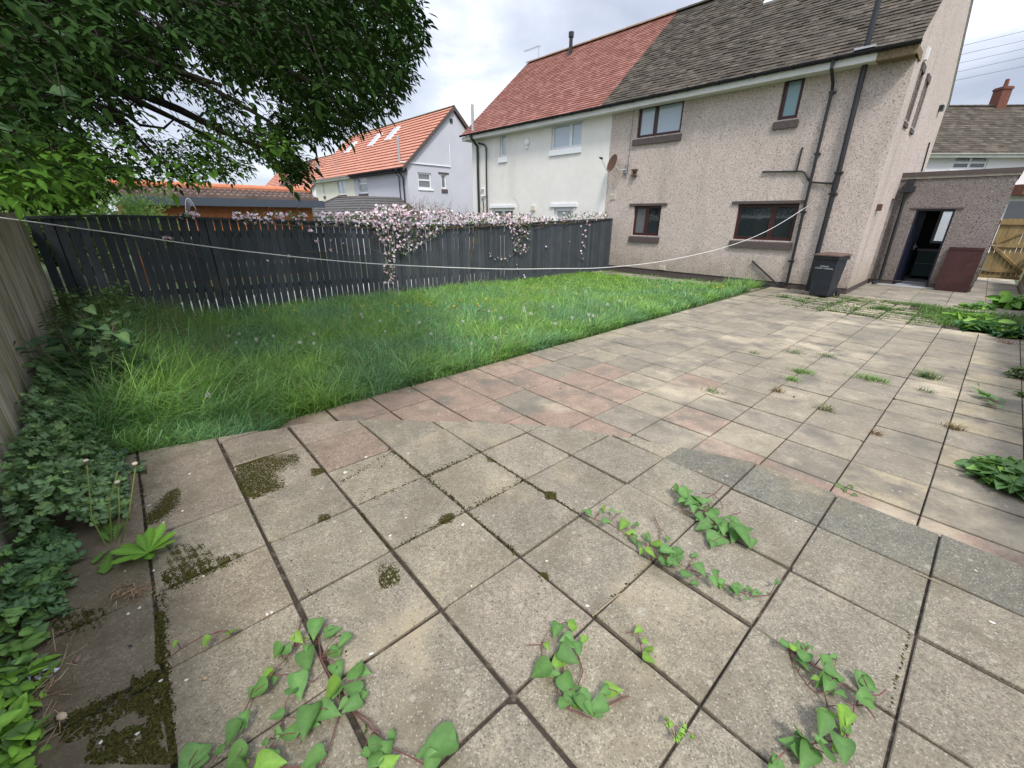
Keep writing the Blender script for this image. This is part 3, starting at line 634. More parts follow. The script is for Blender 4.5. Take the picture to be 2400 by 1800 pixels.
MB().tube([(bx(-14.42), -.4, 5.0), (bx(-14.4), -.38, 4.9), (bx(-14.38), -.07, 4.6), (bx(-14.33), -.07, 0)], .055, 12).build('soil_pipe', M['black'], B)
MB().tube([(bx(-14.3), -.07, 4.72), (bx(-13.9), -.07, 4.62), (bx(-13.78), -.07, 4.5), (bx(-13.76), -.07, 0)], .034, 10).build('downpipe', M['black'], B)
MB().tube([(bx(-14.2), -.05, 2.9), (bx(-13.95), -.05, 2.9), (bx(-13.92), -.05, 2.6), (bx(-14.2), -.05, 2.6)], .03, 8).build('waste_pipe', M['white'], B)
MB().tube([(bx(-14.1), -.05, 2.5), (bx(-14.05), -.05, 2.3), (bx(-14.05), -.05, 0)], .02, 8).build('waste_pipe', M['black'], B)
MB().tube([(bx(-14.5), -.2, 5.15), (bx(-14.5), -.2, 6.15)], .06, 12).lathe([(.06, 6.15), (.055, 6.18), (.0, 6.2)], 12, T=Matrix.Translation(Vector((bx(-14.5), -.2, 0)))).build('flue', M['steel'], B)
mb = MB(); mb.lathe([(0, 0), (.10, 0), (.135, .015), (.135, .04), (.08, .075), (0, .08)], 18, T=Matrix.Translation(Vector((bx(-11.34), 0, 4.45))) @ Matrix.Rotation(math.radians(90), 4, 'X'))
mb.box(bx(-11.4), bx(-11.28), -.05, 0, 4.24, 4.36); mb.build('alarm_box', M['white'], B)
MB().box(bx(-11.0), bx(-10.8), -.08, 0, 1.98, 2.16).build('meter_box', M['paleplastic'], B)
# soil vent on the red slope
mb = MB(); px = bx(-12.16); mb.tube([(px - .05, 3.25, 8.0), (px, 3.3, 8.25), (px, 3.3, 8.72)], .075, 12).tube([(px, 3.3, 8.72), (px, 3.3, 8.76), (px, 3.3, 8.9)], .11, 12); mb.build('roof_vent', M['black'], B)

# ------------------------------------------------------------------ flat-roofed outhouse with open door
P = root('outhouse', 0, 3.0); tag(P, 'flat roofed pebbledashed outhouse with open back door beside the house', 'outhouse')
PW, PD = 2.12, 3.0; door = (.52, 1.27, .0, 2.0)
mb = MB(); wall_y(mb, .002, PW, .12, 2.74, 0, [(.52, 1.27, .12, 2.0)], .11)
mb.add([Vector(p) for p in ((PW, 0, .12), (PW, PD, .12), (PW, PD, 2.74), (PW, 0, 2.74))], [(0, 1, 2, 3)])
mb.build('wall', M['pebbledark'], P)
mb = MB(); mb.box(.002, .52, .015, .1, -.1, .12).box(1.27, PW - .015, .015, .1, -.1, .12).box(PW - .1, PW - .015, .1, PD, -.1, .12); mb.build('plinth', M['sill'], P)
mb = MB().box(.0, PW + .05, -.05, PD + .1, 2.80, 2.90); mb.build('roof', M['sill'], P)
MB().box(.0, PW + .03, -.03, PD, 2.74, 2.80).build('roof_edge', M['conc'], P)
MB().box(.40, 1.42, -.02, .08, 2.0, 2.035).build('lintel', M['sill'], P)
fr = MB().box(.52, .56, .02, .1, 0, 2.0).box(1.23, 1.27, .02, .1, 0, 2.0).box(.56, 1.23, .02, .1, 1.955, 2.0).build('door_frame', M['navy'], P)
dl = MB(); Tdoor = Matrix.Translation(Vector((.57, .11, 0))) @ Matrix.Rotation(math.radians(80), 4, 'Z')
dl.box(0, .66, 0, .04, .02, 1.95, T=Tdoor)
for z0, z1 in ((.15, .85), (1.05, 1.8)): dl.box(.1, .56, -.008, 0, z0, z1, T=Tdoor)
dl = dl.build('door', M['navy'], P); MB().tube([Tdoor @ Vector(q) for q in ((.6, -.01, 1.02), (.6, -.06, 1.02), (.5, -.06, 1.02))], .009, 6).box(.585, .615, -.012, 0, .95, 1.09, T=Tdoor).build('handle', M['steel'], dl)
# inside: back wall with a bright far window, pale floor, low units
mb = MB().box(.02, PW - .12, PD - .05, PD, 0, 1.05).box(.02, .82, PD - .05, PD, 1.05, 2.04).box(1.7, PW - .12, PD - .05, PD, 1.05, 2.04).box(.02, PW - .12, PD - .05, PD, 2.04, 2.7).box(.02, .03, .12, PD, 0, 2.7).box(PW - .13, PW - .12, .12, PD, 0, 2.7).box(.02, PW - .12, .12, PD, 2.7, 2.71); mb.build('inner_wall', M['interior'], P)
MB().box(.03, PW - .13, -.02, PD, -.02, .02).build('floor', M['floor'], P)
window(P, .82, 1.70, 1.05, 2.04, PD - .05, M['white'], [M['glass']], fw=.05, rec=0)
M['teal'] = mat('teal_cupboard', (0.05, 0.085, 0.085), 0.6, 0.3)
mb = MB().box(.7, 1.95, 2.0, 2.6, .12, .48).box(.7, 1.95, 2.0, 2.6, .52, .86); mb.build('cupboard', M['teal'], P)
MB().box(.66, 1.98, 1.97, 2.62, .86, .9).box(.7, 1.95, 1.985, 2.0, .485, .505).build('worktop', M['conc'], P)
MB().tube([(.2, -.1, 2.42), (.24, -.1, .06)], .036, 10).box(.1, .36, -.2, -.02, 2.42, 2.56).box(.16, .3, -.16, -.02, 2.56, 2.74).tube([(.24, -.1, .08), (.12, -.25, .04)], .036, 8).build('downpipe', M['black'], P)

# board and brick
o = rootw('leaning_board', loc(1.42, 2.84, -.01), -ANG); tag(o, 'dark maroon wooden board leaning against the outhouse wall', 'board')
T = Matrix.Rotation(math.radians(-7), 4, 'X'); mb = MB().box(0, .64, -.03, 0, 0, 1.1, T=T); mb.build('panel', M['maroon'], o)
for zz0 in (0, 1.03): MB().box(0, .64, -.038, -.03, zz0, zz0 + .07, T=T).build('edge_strip', M['maroon'], o)
b_ = MB().bevbox(-.1, .1, -.05, .05, 0, .07, .006); o = b_.build('brick', M['brick']); o.location = at(2234, 673, -.01); o.rotation_euler = (0, 0, -ANG + .1); tag(o, 'loose yellow brick holding the foot of the maroon board', 'brick')

# gate
Gt = root('garden_gate', 2.16, 6.1); tag(Gt, 'light brown boarded timber gate with diagonal braces beside the outhouse', 'gate')
mb = MB(); x = .02
while x < .80: mb.box(x, x + .095, 0, .02, .17, 1.78, col=jog((1, 1, 1), .12)); x += .103
mb.build('boards', M['fencenew'], Gt)
mb = MB()
for z in (.3, 1.0, 1.62): mb.box(.0, .84, -.045, -.003, z, z + .1)
mb.box(.0, .84, -.05, -.003, .12, .2)
for z0, z1 in ((.4, 1.0), (1.1, 1.62)):
    A = Vector((.1, -.03, z1)); Bv = Vector((.76, -.03, z0)) if z0 < 1 else Vector((.76, -.03, z1)); 
    A = Vector((.08, -.03, z1 if z0 < 1 else z0)); mb.tube([A, Bv], .045, 4)
mb.build('braces', M['fencenew'], Gt)
for zz0 in (.33, 1.03): MB().box(-.02, .14, -.055, -.046, zz0, zz0 + .03).build('hinge', M['steel'], Gt)
MB().box(-.04, .0, -.05, .05, 0, 1.75).build('gate_post', M['maroon'], Gt)

# low timber fence along the right side
F = root('timber_side_fence', 3.03, -15); tag(F, 'low light brown boarded fence running up to the gate', 'fence')
mb = MB(); x = 0
while x < 21.0: mb.box(0, .018, x, x + .14, .12, .84 + rnd.uniform(-.004, .004), col=jog((1, 1, 1), .12)); x += .145
mb.build('boards', M['fencenew'], F)
MB().box(-.03, -.002, 0, 21.1, .55, .64).box(-.02, .03, 0, 21.1, .84, .87).build('rail', M['fencenew'], F)
MB().box(-.02, .02, 0, 21.1, -.05, .12).build('gravel_board', M['conc'], F)
# ------------------------------------------------------------------ charcoal fence between the gardens
FA = -7.05
prof = [(-13.92, 1.68), (-13.15, 1.71), (-12.2, 1.69), (-11.45, 1.66), (-9.52, 1.6), (-8.84, 1.56), (-7.1, 1.53), (-4.29, 1.56), (-.5, 1.67), (-.05, 1.68)]
def ftop(b): return float(np.interp(b, [p[0] for p in prof], [p[1] for p in prof]))
D = root('charcoal_fence', FA, 0); tag(D, 'charcoal painted board fence with narrow gaps between the gardens', 'fence')
mb = MB(); b = -13.9
while b < -.1:
    wd = .103 + rnd.uniform(-.003, .003); t = ftop(b); sk_ = rnd.uniform(-.006, .006)
    vs = [Vector(q) for q in ((0, b, -.04), (0, b + wd, -.04), (0, b + wd + sk_, t), (0, b + sk_, t), (-.018, b, -.04), (-.018, b + wd, -.04), (-.018, b + wd + sk_, t), (-.018, b + sk_, t))]
    mb.add(vs, [(0, 1, 2, 3), (5, 4, 7, 6), (4, 0, 3, 7), (1, 5, 6, 2), (3, 2, 6, 7)], jog((1, 1, 1), .24)); b += wd + (rnd.uniform(.011, .022) if b < -5 else rnd.uniform(.004, .012))
mb.build('boards', M['fencedark'], D)
mb = MB()
for k in range(len(prof) - 1):
    (b0, z0), (b1, z1) = prof[k], prof[k + 1]
    for dz, h, x0, x1 in ((0, .035, -.055, .03), (-.28, .09, -.06, -.02), (-1.2, .09, -.06, -.02)):
        vs = [Vector(q) for q in ((x0, b0, z0 + dz), (x1, b0, z0 + dz), (x1, b0, z0 + dz + h), (x0, b0, z0 + dz + h), (x0, b1, z1 + dz), (x1, b1, z1 + dz), (x1, b1, z1 + dz + h), (x0, b1, z1 + dz + h))]
        mb.add(vs, [(0, 1, 2, 3), (0, 4, 5, 1), (1, 5, 6, 2), (2, 6, 7, 3), (3, 7, 4, 0), (4, 7, 6, 5)])
mb.build('rail', M['fencedark'], D)
MB().box(.002, .03, -5.2, -.05, -.03, .14).build('gravel_board', M['fencedark'], D)
for b in (-13.7, -11.9, -10.1, -8.3, -6.5, -4.7, -2.9, -1.1): MB().box(-.14, -.06, b - .04, b + .04, -.05, ftop(b)).build('post', M['fencedark'], D)
nb = MB(); nb.add([loc(a, b, -.03) for a, b in ((-9.6, -12.4), (-7.35, -12.4), (-7.35, -3), (-9.6, -3))], [(0, 1, 2, 3)]); M['palesheet'] = mat('pale_sheet', (0.55, 0.52, 0.46), .95, noises=((40, .3),)); tag(nb.build('pale_gap_sheet', M['palesheet']), kind='structure')  # pale sheet added so the lower fence gaps look bright
# ------------------------------------------------------------------ tall weathered back fence
K = root('weathered_fence', 0, -13.94); tag(K, 'tall grey weathered board fence stained green beside the camera', 'fence')
mb = MB(); x = FA
while x < 3.0:
    wd = .148; c = jog((1, 1, 1), .2); z = 1.76 + rnd.uniform(-.006, .006) - (.09 if x < FA + .1 else 0)
    mb.box(x, x + wd, -.02, 0, .0, z, col=c); mb.box(x + wd - .02, x + wd + .03, -.035, -.021, .0, z - .01, col=jog((.8, .8, .8), .15)); x += .155
mb.build('boards', M['fenceold'], K)
MB().box(FA, 3.0, -.07, -.036, .3, .39).box(FA, 3.0, -.07, -.036, 1.3, 1.39).build('rail', M['fenceold'], K)

# ------------------------------------------------------------------ wheelie bin
BN = rootw('wheelie_bin', (at(1925, 697) + Vector((.10, .16, 0))), math.radians(-58)); tag(BN, 'charcoal wheeled rubbish bin with worn brown lid against the pebbledash', 'bin')
mb = MB()
def ring(wx, d0, d1, z): return [(-wx, d0, z), (wx, d0, z), (wx, d1, z), (-wx, d1, z)]
sec = [(.19, -.19, .16, .03), (.20, -.20, .19, .10), (.235, -.25, .27, .86), (.262, -.275, .30, .87), (.266, -.28, .305, .94)]
vs = [Vector(q) for s_ in sec for q in ring(*s_)]; fs = [(0, 3, 2, 1)]
for k in range(len(sec) - 1):
    for i in range(4): j = (i + 1) % 4; fs.append((4 * k + i, 4 * k + j, 4 * k + 4 + j, 4 * k + 4 + i))
mb.add(vs, fs); o = mb.build('body', M['bin'], BN)
bv = o.modifiers.new('soft', 'BEVEL'); bv.width = .018; bv.segments = 2; bv.limit_method = 'ANGLE'
mb = MB(); vs = [Vector(q) for q in ((-.275, -.30, .945), (.275, -.30, .945), (.275, .32, .955), (-.275, .32, .955), (-.275, -.30, .97), (.275, -.30, .97), (.275, .32, .985), (-.275, .32, .985), (-.2, -.2, 1.0), (.2, -.2, 1.0), (.2, .22, 1.01), (-.2, .22, 1.01))]
mb.add(vs, [(0, 3, 2, 1), (0, 1, 5, 4), (1, 2, 6, 5), (2, 3, 7, 6), (3, 0, 4, 7), (4, 5, 9, 8), (5, 6, 10, 9), (6, 7, 11, 10), (7, 4, 8, 11), (8, 9, 10, 11)])
o = mb.build('lid', M['binlid'], BN); o['label'] = 'scuffed brown flat lid'
MB().tube([(-.2, .33, .95), (-.2, .37, .95), (.2, .37, .95), (.2, .33, .95)], .014, 8).build('handle', M['bin'], BN)
for s_ in (-1, 1):
    T = Matrix.Translation(Vector((s_ * .235, .25, .1))) @ Matrix.Rotation(math.radians(90), 4, 'Y')
    MB().lathe([(0, -.022), (.07, -.022), (.10, -.02), (.10, .02), (.07, .022), (0, .022)], 20, T=T).build('wheel', M['black'], BN)
MB().tube([(-.22, .25, .1), (.22, .25, .1)], .012, 6).build('axle', M['black'], BN)
def text(s, size, T, m, parent, name='lettering'):
    cu = bpy.data.curves.new('t', 'FONT'); cu.body = s; cu.size = size; cu.align_x = 'CENTER'; cu.extrude = .0008
    to = bpy.data.objects.new('t', cu); COL.objects.link(to); dg = bpy.context.evaluated_depsgraph_get(); me = bpy.data.meshes.new_from_object(to.evaluated_get(dg))
    bpy.data.objects.remove(to); me.transform(T); me.materials.clear(); me.materials.append(m)
    o = bpy.data.objects.new(name, me); COL.objects.link(o); o.parent = parent; return o
tilt = math.atan2(.05, .76)
for s, z in (('DURHAM', .70), ('COUNTY COUNCIL', .655)):
    y = -.20 - (z - .10) / .76 * .05 - .006
    text(s, .042, Matrix.Translation(Vector((0, y, z))) @ Matrix.Rotation(math.radians(90) + tilt, 4, 'X'), M['text'], BN)

# ------------------------------------------------------------------ satellite dish
SD = root('satellite_dish', -6.69, -.02, 3.22); tag(SD, 'rusty brown satellite dish on a bracket near the house join', 'satellite dish')
MB().box(-.05, .05, -.03, .0, -.12, .12).tube([(0, -.03, -.02), (-.12, -.2, -.05), (-.3, -.22, .1)], .02, 8).tube([(-.1, -.18, -.03), (-.22, -.12, .12)], .014, 8).build('bracket', M['steel'], SD)
nrm = Vector((-.42, -.86, .30)).normalized(); q = nrm.to_track_quat('Z', 'Y').to_matrix().to_4x4()
T = Matrix.Translation(Vector((-.36, -.28, .17))) @ q
mb = MB(); prof_ = [(r * 1.0, .35 * r * r) for r in (0, .08, .16, .22, .27, .30)]; mb.lathe([(p[0] * .9, p[1] * .9) for p in prof_] + [(.27, .015)] + [(0, -.008)], 24, T=T); mb.build('dish', M['rust'], SD, smooth=False)
MB().tube([T @ Vector((0, -.24, .02)), T @ Vector((0, -.26, .12)), T @ Vector((0, -.02, .42))], .01, 6).build('arm', M['steel'], SD)
T2 = T @ Matrix.Translation(Vector((0, 0, .40))); MB().lathe([(0, 0), (.035, 0), (.03, .06), (.018, .12), (0, .12)], 10, T=T2).build('receiver', M['black'], SD)
MB().tube([(-.02, -.02, -.14), (.03, -.02, -.3), (.06, -.015, -.2), (.07, -.015, .8), (.08, -.015, 1.68)], .006, 5).build('aerial_cable', M['cable'], SD)

# ------------------------------------------------------------------ washing line
pts = []
A_ = loc(-1.25, -.06, 2.05)
near_end = EYE + ray(-330, 470) * (3.3 / ray(-330, 470).dot(_fw))
cpx = [(-330, 470), (0, 510), (280, 548), (560, 587), (860, 617), (1150, 630), (1300, 629.5), (1420, 627), (1560, 611), (1700, 579), (1800, 540), (1893, 480)]
wall_d = (A_ - EYE).dot(_fw); near_d = (near_end - EYE).dot(_fw)
L_ = math.hypot(A_.x - near_end.x, A_.y - near_end.y); hd = Vector((A_.x - near_end.x, A_.y - near_end.y, 0)).normalized(); nn = Vector((-hd.y, hd.x, 0))
for u, v in cpx: pts.append(on(u, v, Vector((A_.x, A_.y, 0)), nn))
pts[-1] = A_
sm = []
for i in range(len(pts) - 1):
    p0, p1, p2, p3 = pts[max(i - 1, 0)], pts[i], pts[i + 1], pts[min(i + 2, len(pts) - 1)]
    for k in range(6):
        t = k / 6; sm.append(.5 * ((2 * p1) + (-p0 + p2) * t + (2 * p0 - 5 * p1 + 4 * p2 - p3) * t * t + (-p0 + 3 * p1 - 3 * p2 + p3) * t ** 3))
sm.append(pts[-1])
o = MB().tube(sm, .0055, 6).build('washing_line', M['rope'], smooth=True); tag(o, 'white washing line sagging across the garden in front of the charcoal fence', 'washing line')

# ------------------------------------------------------------------ houses further off
def far_house(name, label, a, b, z, wid, mats, tile, depth=7.5, rise=3.8, half=4.1, eave=5.05, wins=(), gable_wins=(), ridgec=(0.2, 0.16, 0.1), gauge=.32, verge=None, rz=-ANG, right_gable=True, cat='house', gut='blackrough', x0off=0):
    R_ = root(name, a, b, z, rz); tag(R_, label, cat)
    mb = MB(); wall_y(mb, -wid, 0, -.3, eave - .08, 0, [w_[:4] for w_ in wins], .08)
    ap = eave + rise - .25
    wall_y(mb, 0, depth, -.3, eave - .08, 0, [w_[:4] for w_ in gable_wins], .08, T=side)
    mb.add([side @ Vector(p) for p in ((0, 0, eave - .08), (depth, 0, eave - .08), (depth, 0, eave + .1), (depth / 2, 0, ap), (0, 0, eave + .1))], [(0, 1, 2, 3, 4)])
    mb.add([Vector(p) for p in ((-wid, depth, -.3), (0, depth, -.3), (0, depth, eave), (-wid, depth, eave))], [(0, 1, 2, 3)])
    TL = Matrix.Translation(Vector((-wid, 0, 0))) @ side
    mb.add([TL @ Vector(p) for p in ((0, 0, -.3), (depth, 0, -.3), (depth, 0, eave + .1), (depth / 2, 0, ap), (0, 0, eave + .1))], [(0, 1, 2, 3, 4)])
    mb.build('wall', mats, R_)
    e, r, f = (depth / 2 - half, eave), (depth / 2, eave + rise), (depth / 2 + half, eave)
    mb = MB(); ov = .12; lo = -wid - (ov if x0off == 0 else 0)
    tiles(mb, lo, ov, e, r, gauge, .9, .075, .05, lambda x, i: jog((1, 1, 1), .05), stagger=False); tiles(mb, lo, ov, f, r, gauge, 2, .05, .05, lambda x, i: (1, 1, 1), stagger=False)
    roofdeck(mb, lo, ov, e, r, f); rf_ = mb.build('roof', tile, R_)
    mb = MB(); ridge(mb, lo, ov, depth / 2, eave + rise + .04, .1, .5, lambda x, i: (1, 1, 1)); mb.build('ridge_tiles', mat('ridge', ridgec, .9), rf_)
    gutter(lo, ov, e[0] - .05, eave - .02, .06).build('gutter', M[gut], R_)
    MB().box(lo, ov, e[0] + .0, e[0] + .03, eave - .2, eave - .03).box(lo, ov, e[0] + .03, 0, eave - .2, eave - .17).build('fascia', M[gut] if gut != 'blackrough' else M['blackrough'], R_)
    if verge:
        vb = MB()
        for p, q in ((e, r), (r, f)):
            vs = [Vector((x, p_[0], p_[1] + dz)) for x in (ov + .01, ov + .04) for p_ in (p, q) for dz in (-.2, .07)]
            vb.add(vs, [(0, 2, 3, 1), (4, 5, 7, 6), (1, 3, 7, 5), (0, 4, 6, 2), (0, 1, 5, 4), (2, 6, 7, 3)])
        vb.build('verge_board', M[verge], R_)
    return R_, rf_
# grey rendered end house and its pale yellow other half
DB, DZ = 1.98, -.52; DA = -24.0
def dw(px): return onfront(*px, DB)
zz = lambda x, y: (700 + x * .21095, 200 + y * .21095)
a1_, z1_ = dw(zz(655, 1030)); a2_, z2_ = dw(zz(770, 1195))
w1 = (a1_ - DA, a2_ - DA, z2_ - DZ, min(z1_ - DZ, 4.9))
def dg_(px): b_g, z_g = onside(*px, DA); return b_g - DB, z_g - DZ
gw = []
for p, q in (((1318, 965), (1480, 1150)), ((1578, 980), (1645, 1150))):
    x0, zt = dg_(zz(*p)); x1, zb = dg_(zz(*q)); gw.append((x0, x1, zb, zt))
GH, grf = far_house('grey_house', 'pale grey rendered gable-end house with orange tiled roof', DA, DB, DZ, 7.9, M['greyrend'], M['tileorange'], wins=[w1], gable_wins=gw, verge='sill')
window(GH, *w1, 0, M['white'], M['glassgrey'], divs=(), hdivs=[[w1[3] - .4]], fw=.07, sill=(w1[0] - .05, w1[1] + .05, w1[2] - .22, w1[2], .06), sillm=M['sill'])
window(GH, *gw[0], 0, M['white'], M['glassgrey'], hdivs=[[gw[0][3] - .42]], fw=.07, T=side, sill=(gw[0][0], gw[0][1] + .1, gw[0][2] - .12, gw[0][2], .05), sillm=M['white'])
window(GH, *gw[1], 0, M['white'], M['glassgrey'], fw=.07, T=side, sill=(gw[1][0], gw[1][1] + .05, gw[1][2] - .24, gw[1][2], .06), lintel=(gw[1][0] - .2, gw[1][1] + .2, gw[1][3], gw[1][3] + .08, .05), sillm=M['sill'])
xg, zt = dg_(zz(1670, 660)); _, zb = dg_(zz(1680, 905)); xs0, _ = dg_(zz(1125, 900))
MB().tube([(.04, xs0, zb), (.04, xg, zb), (.04, xg, zt)], .035, 6).build('overflow_pipe', M['white'], GH)
MB().tube([(-.5, -.5, 5.0), (-.45, -.2, 4.7), (-.42, -.08, 4.5), (-.42, -.08, 1)], .05, 8).build('soil_pipe', M['black'], GH)
MB().tube([(-1.2, -.5, 5.0), (-1.15, -.2, 4.85), (-.95, -.08, 4.6), (-.92, -.08, 1)], .035, 8).build('downpipe', M['black'], GH)
MB().tube([(-1.0, .1, 5.3), (-1.0, .1, 6.9)], .08, 8).build('flue', M['steel'], GH)
T = Matrix.Translation(Vector((.3, -.25, 2.55))) @ Vector((.2, -.95, .3)).to_track_quat('Z', 'Y').to_matrix().to_4x4()
MB().lathe([(0, 0), (.2, .02), (.36, .09), (.36, .07), (0, -.02)], 16, T=T).build('satellite_dish', M['black'], GH)
ygable = (1700, 390)
b_, z_ = dg_(zz(1692, 392)); MB().box(0, .06, b_ - .1, b_ + .1, z_ - .12, z_ + .1).build('gable_vent', M['black'], GH)
# pale yellow half
a1_, z1_ = dw(zz(420, 1055)); a2_, z2_ = dw(zz(530, 1210)); YA = DA - 7.92
yw = [(a1_ - YA, min(a2_ - YA, -.3), z2_ - DZ, 4.85)]
a3_, z3_ = dw(zz(262, 1090)); a4_, z4_ = dw(zz(298, 1225)); yw.append((a3_ - YA, a4_ - YA, z4_ - DZ, 4.85))
YH, yrf = far_house('pale_yellow_house', 'pale yellow rendered house sharing the orange roof with the grey one', YA, DB, DZ, 8.0, M['creamyel'], M['tileorange'], wins=yw, gut='fascia')
for q in yw: window(YH, *q, 0, M['white'], M['glassblue'], fw=.07, divs=((q[0] + q[1]) / 2,) if q[1] - q[0] > 1 else (), sill=(q[0] - .05, q[1] + .05, q[2] - .24, q[2], .06), sillm=M['sill'])
# skylights in the orange roof
slo = math.atan2(3.8, 4.1)
def skyl(parent, x, s, wd, ln):
    T = Matrix.Translation(Vector((x, 3.75 - 4.1 + math.cos(slo) * s, 5.05 + math.sin(slo) * s))) @ Matrix.Rotation(slo, 4, 'X')
    f_ = MB().box(0, wd, 0, ln, 0, .12, T=T).build('skylight', M['white'], parent); MB().box(.09, wd - .09, .09, ln - .09, .121, .13, T=T).build('pane', M['glassblue'], f_)
def roofpos(px):   # point of the orange slope seen at a pixel -> (a, slope distance)
    n = (EY * -math.sin(slo) + Vector((0, 0, 1)) * math.cos(slo)); P0 = loc(0, DB - .35, DZ + 5.05); p = on(*px, P0, n); a, b = ab(p); return a, (b - (DB - .35)) / math.cos(slo)
for px, par, pa in ((zz(960, 625), grf, DA), (zz(770, 690), yrf, YA), (zz(510, 765), yrf, YA)):
    a, s = roofpos(px); 
    if pa == DA and a < DA - 7.9: par, pa = yrf, YA
    skyl(par, a - pa, s, .8, 1.35)
# hipped extension behind
XH = root('hipped_extension', DA + 1.2, DB - .02, DZ); tag(XH, 'single storey extension with dark grey hipped roof below the grey house', 'extension')
rl, rr = on(*zz(435, 1250), loc(0, -.3, 0), EY), on(*zz(755, 1250), loc(0, -.3, 0), EY)
def inv(p): a, b = ab(p); return Vector((a - (DA + 1.2), b - (DB - .02), p.z - DZ))
rl, rr = inv(rl), inv(rr); ez = 2.15
x0, x1, yb = rl.x - 2.6, rr.x + 3.2, rl.y - 2.3
MB().box(x0 + .3, x1 - .3, yb + .3, -.01, -.3, ez).build('wall', M['greyrend'], XH)
mb = MB(); rl.y = rr.y
# front slope in stepped courses, clipped between the hips
nst = 8
for i in range(nst):
    t0, t1 = i / nst, (i + 1) / nst
    L0, L1 = x0 + (rl.x - x0) * t0, x0 + (rl.x - x0) * t1; Q0, Q1 = x1 + (rr.x - x1) * t0, x1 + (rr.x - x1) * t1
    y0, y1 = yb + (rl.y - yb) * t0, yb + (rl.y - yb) * t1; h0, h1 = ez + (rl.z - ez) * t0, ez + (rl.z - ez) * t1
    mb.add([(L0, y0, h0), (Q0, y0, h0), (Q0, y0, h0 + .05), (L0, y0, h0 + .05), (Q1, y1, h1), (L1, y1, h1)], [(0, 1, 2, 3), (3, 2, 4, 5)], jog((1, 1, 1), .08))
    mb.add([(Q0, y0, h0), (Q0, -y0 * 0 - .01, h0), (Q0, -.01, h0 + .05), (Q0, y0, h0 + .05), (Q1, -.01, h1), (Q1, y1, h1)], [(0, 1, 2, 3), (3, 2, 4, 5)], jog((1, 1, 1), .08))
    mb.add([(L0, y0, h0), (L0, -.01, h0), (L0, -.01, h0 + .05), (L0, y0, h0 + .05), (L1, -.01, h1), (L1, y1, h1)], [(0, 1, 2, 3), (3, 2, 4, 5)], jog((1, 1, 1), .08))
mb.add([rl, rr, (rr.x, -.01, rr.z), (rl.x, -.01, rl.z)], [(0, 1, 2, 3)])
xr = mb.build('roof', M['tilegrey'], XH)
MB().tube([(x1, yb, ez + .06), rr + Vector((0, 0, .04))], .06, 6).tube([(x0, yb, ez + .06), rl + Vector((0, 0, .04))], .08, 6).tube([rl + Vector((0, 0, .04)), rr + Vector((0, 0, .04))], .07, 6).build('hip_tiles', M['tilegrey'], xr)
# two more pairs further down the row
for k, (nm, lb, a, b, dz, wd, m, tl) in enumerate((('white_gable_house', 'white gabled house with orange roof beyond the pale yellow one', -47.2, 4.2, -.95, 7.5, M['whiterend'], M['tileorange']), ('brown_roofed_house', 'distant house with plain brown roof between two orange ones', -54.72, 4.2, -.95, 5.5, M['cream'], M['tilebrown']), ('end_row_house', 'distant house with orange roof at the far end of the row', -60.24, 4.2, -.95, 7.0, M['cream'], M['tileorange']))):
    R_, r_ = far_house(nm, lb, a, b, dz, wd, m, tl, verge='sill' if k == 0 else None)
    if k == 0:
        MB().tube([(-1.2, 1.5, 6.2), (-1.2, 1.5, 8.0)], .12, 6).build('flue', M['steel'], R_)
        MB().tube([(-4.2, 2.6, 7.4), (-4.2, 2.6, 9.7)], .12, 6).build('roof_vent', M['black'], R_)

# white house across the street
p0, p1 = at(2150, 358.6, 5.05), at(2400, 358.2, 5.05); p1 = p0 + (p1 - p0).normalized() * 14; 
wrz = math.atan2((p1 - p0).y, (p1 - p0).x)
start = p0 - (p1 - p0).normalized() * 3 + Vector((math.sin(-wrz), math.cos(-wrz), 0)) * .35
n_ = Vector((-math.sin(wrz), math.cos(wrz), 0)); dirx = Vector((math.cos(wrz), math.sin(wrz), 0))
org = Vector((start.x, start.y, 0)) + dirx * 14
def wloc(px): p = on(*px, org, n_); d = p - org; return d.dot(dirx), p.z
HW = bpy.data.objects.new('white_house', None); COL.objects.link(HW); HW.location = org; HW.rotation_euler = (0, 0, wrz); tag(HW, 'white rendered house with grey brown roof across the street', 'house')
x0, zt = wloc(z_ := (1700 + 1283 * .42194, 862 * .42194)); x1, zb = wloc((1700 + 1445 * .42194, 940 * .42194))
ww = (x0, x1, zb, zt)
dx0, dzt = wloc((2366, 466)); dx1, _ = wloc((2440, 466)); dd = (dx0, dx1, 0, dzt)
mb = MB(); wall_y(mb, -14, 0, -.3, 4.95, 0, [ww, dd], .1); mb.box(-14, 0, 7, 7.1, -.3, 5); mb.box(-14, -13.95, .01, 7, -.3, 5); mb.box(-.05, 0, .01, 7, -.3, 5)
for xx in (-14, 0): mb.add([(xx, 0, 5), (xx, 7.6, 5), (xx, 3.9, 8.0)], [(0, 1, 2)])
mb.build('wall', M['whiterend'], HW)
mb = MB(); tiles(mb, -14.2, .2, (-.4, 5.02), (4.0, 8.05), .2, .3, .02, .3, cdark); tiles(mb, -14.2, .2, (8.2, 5.02), (4.0, 8.05), .4, 1, .02, .2, cdark); roofdeck(mb, -14.2, .2, (-.4, 5.02), (4.0, 8.05), (8.2, 5.02)); ridge(mb, -14.2, .2, 4.0, 8.08, .1, .4, cdark)
hr = mb.build('roof', M['tiledark'], HW)
gutter(-14.2, .2, -.46, 5.02, .06).build('gutter', M['fascia'], HW); MB().box(-14.2, .2, -.4, -.37, 4.84, 5.0).box(-14.2, .2, -.37, 0, 4.84, 4.86).build('fascia', M['fascia'], HW)
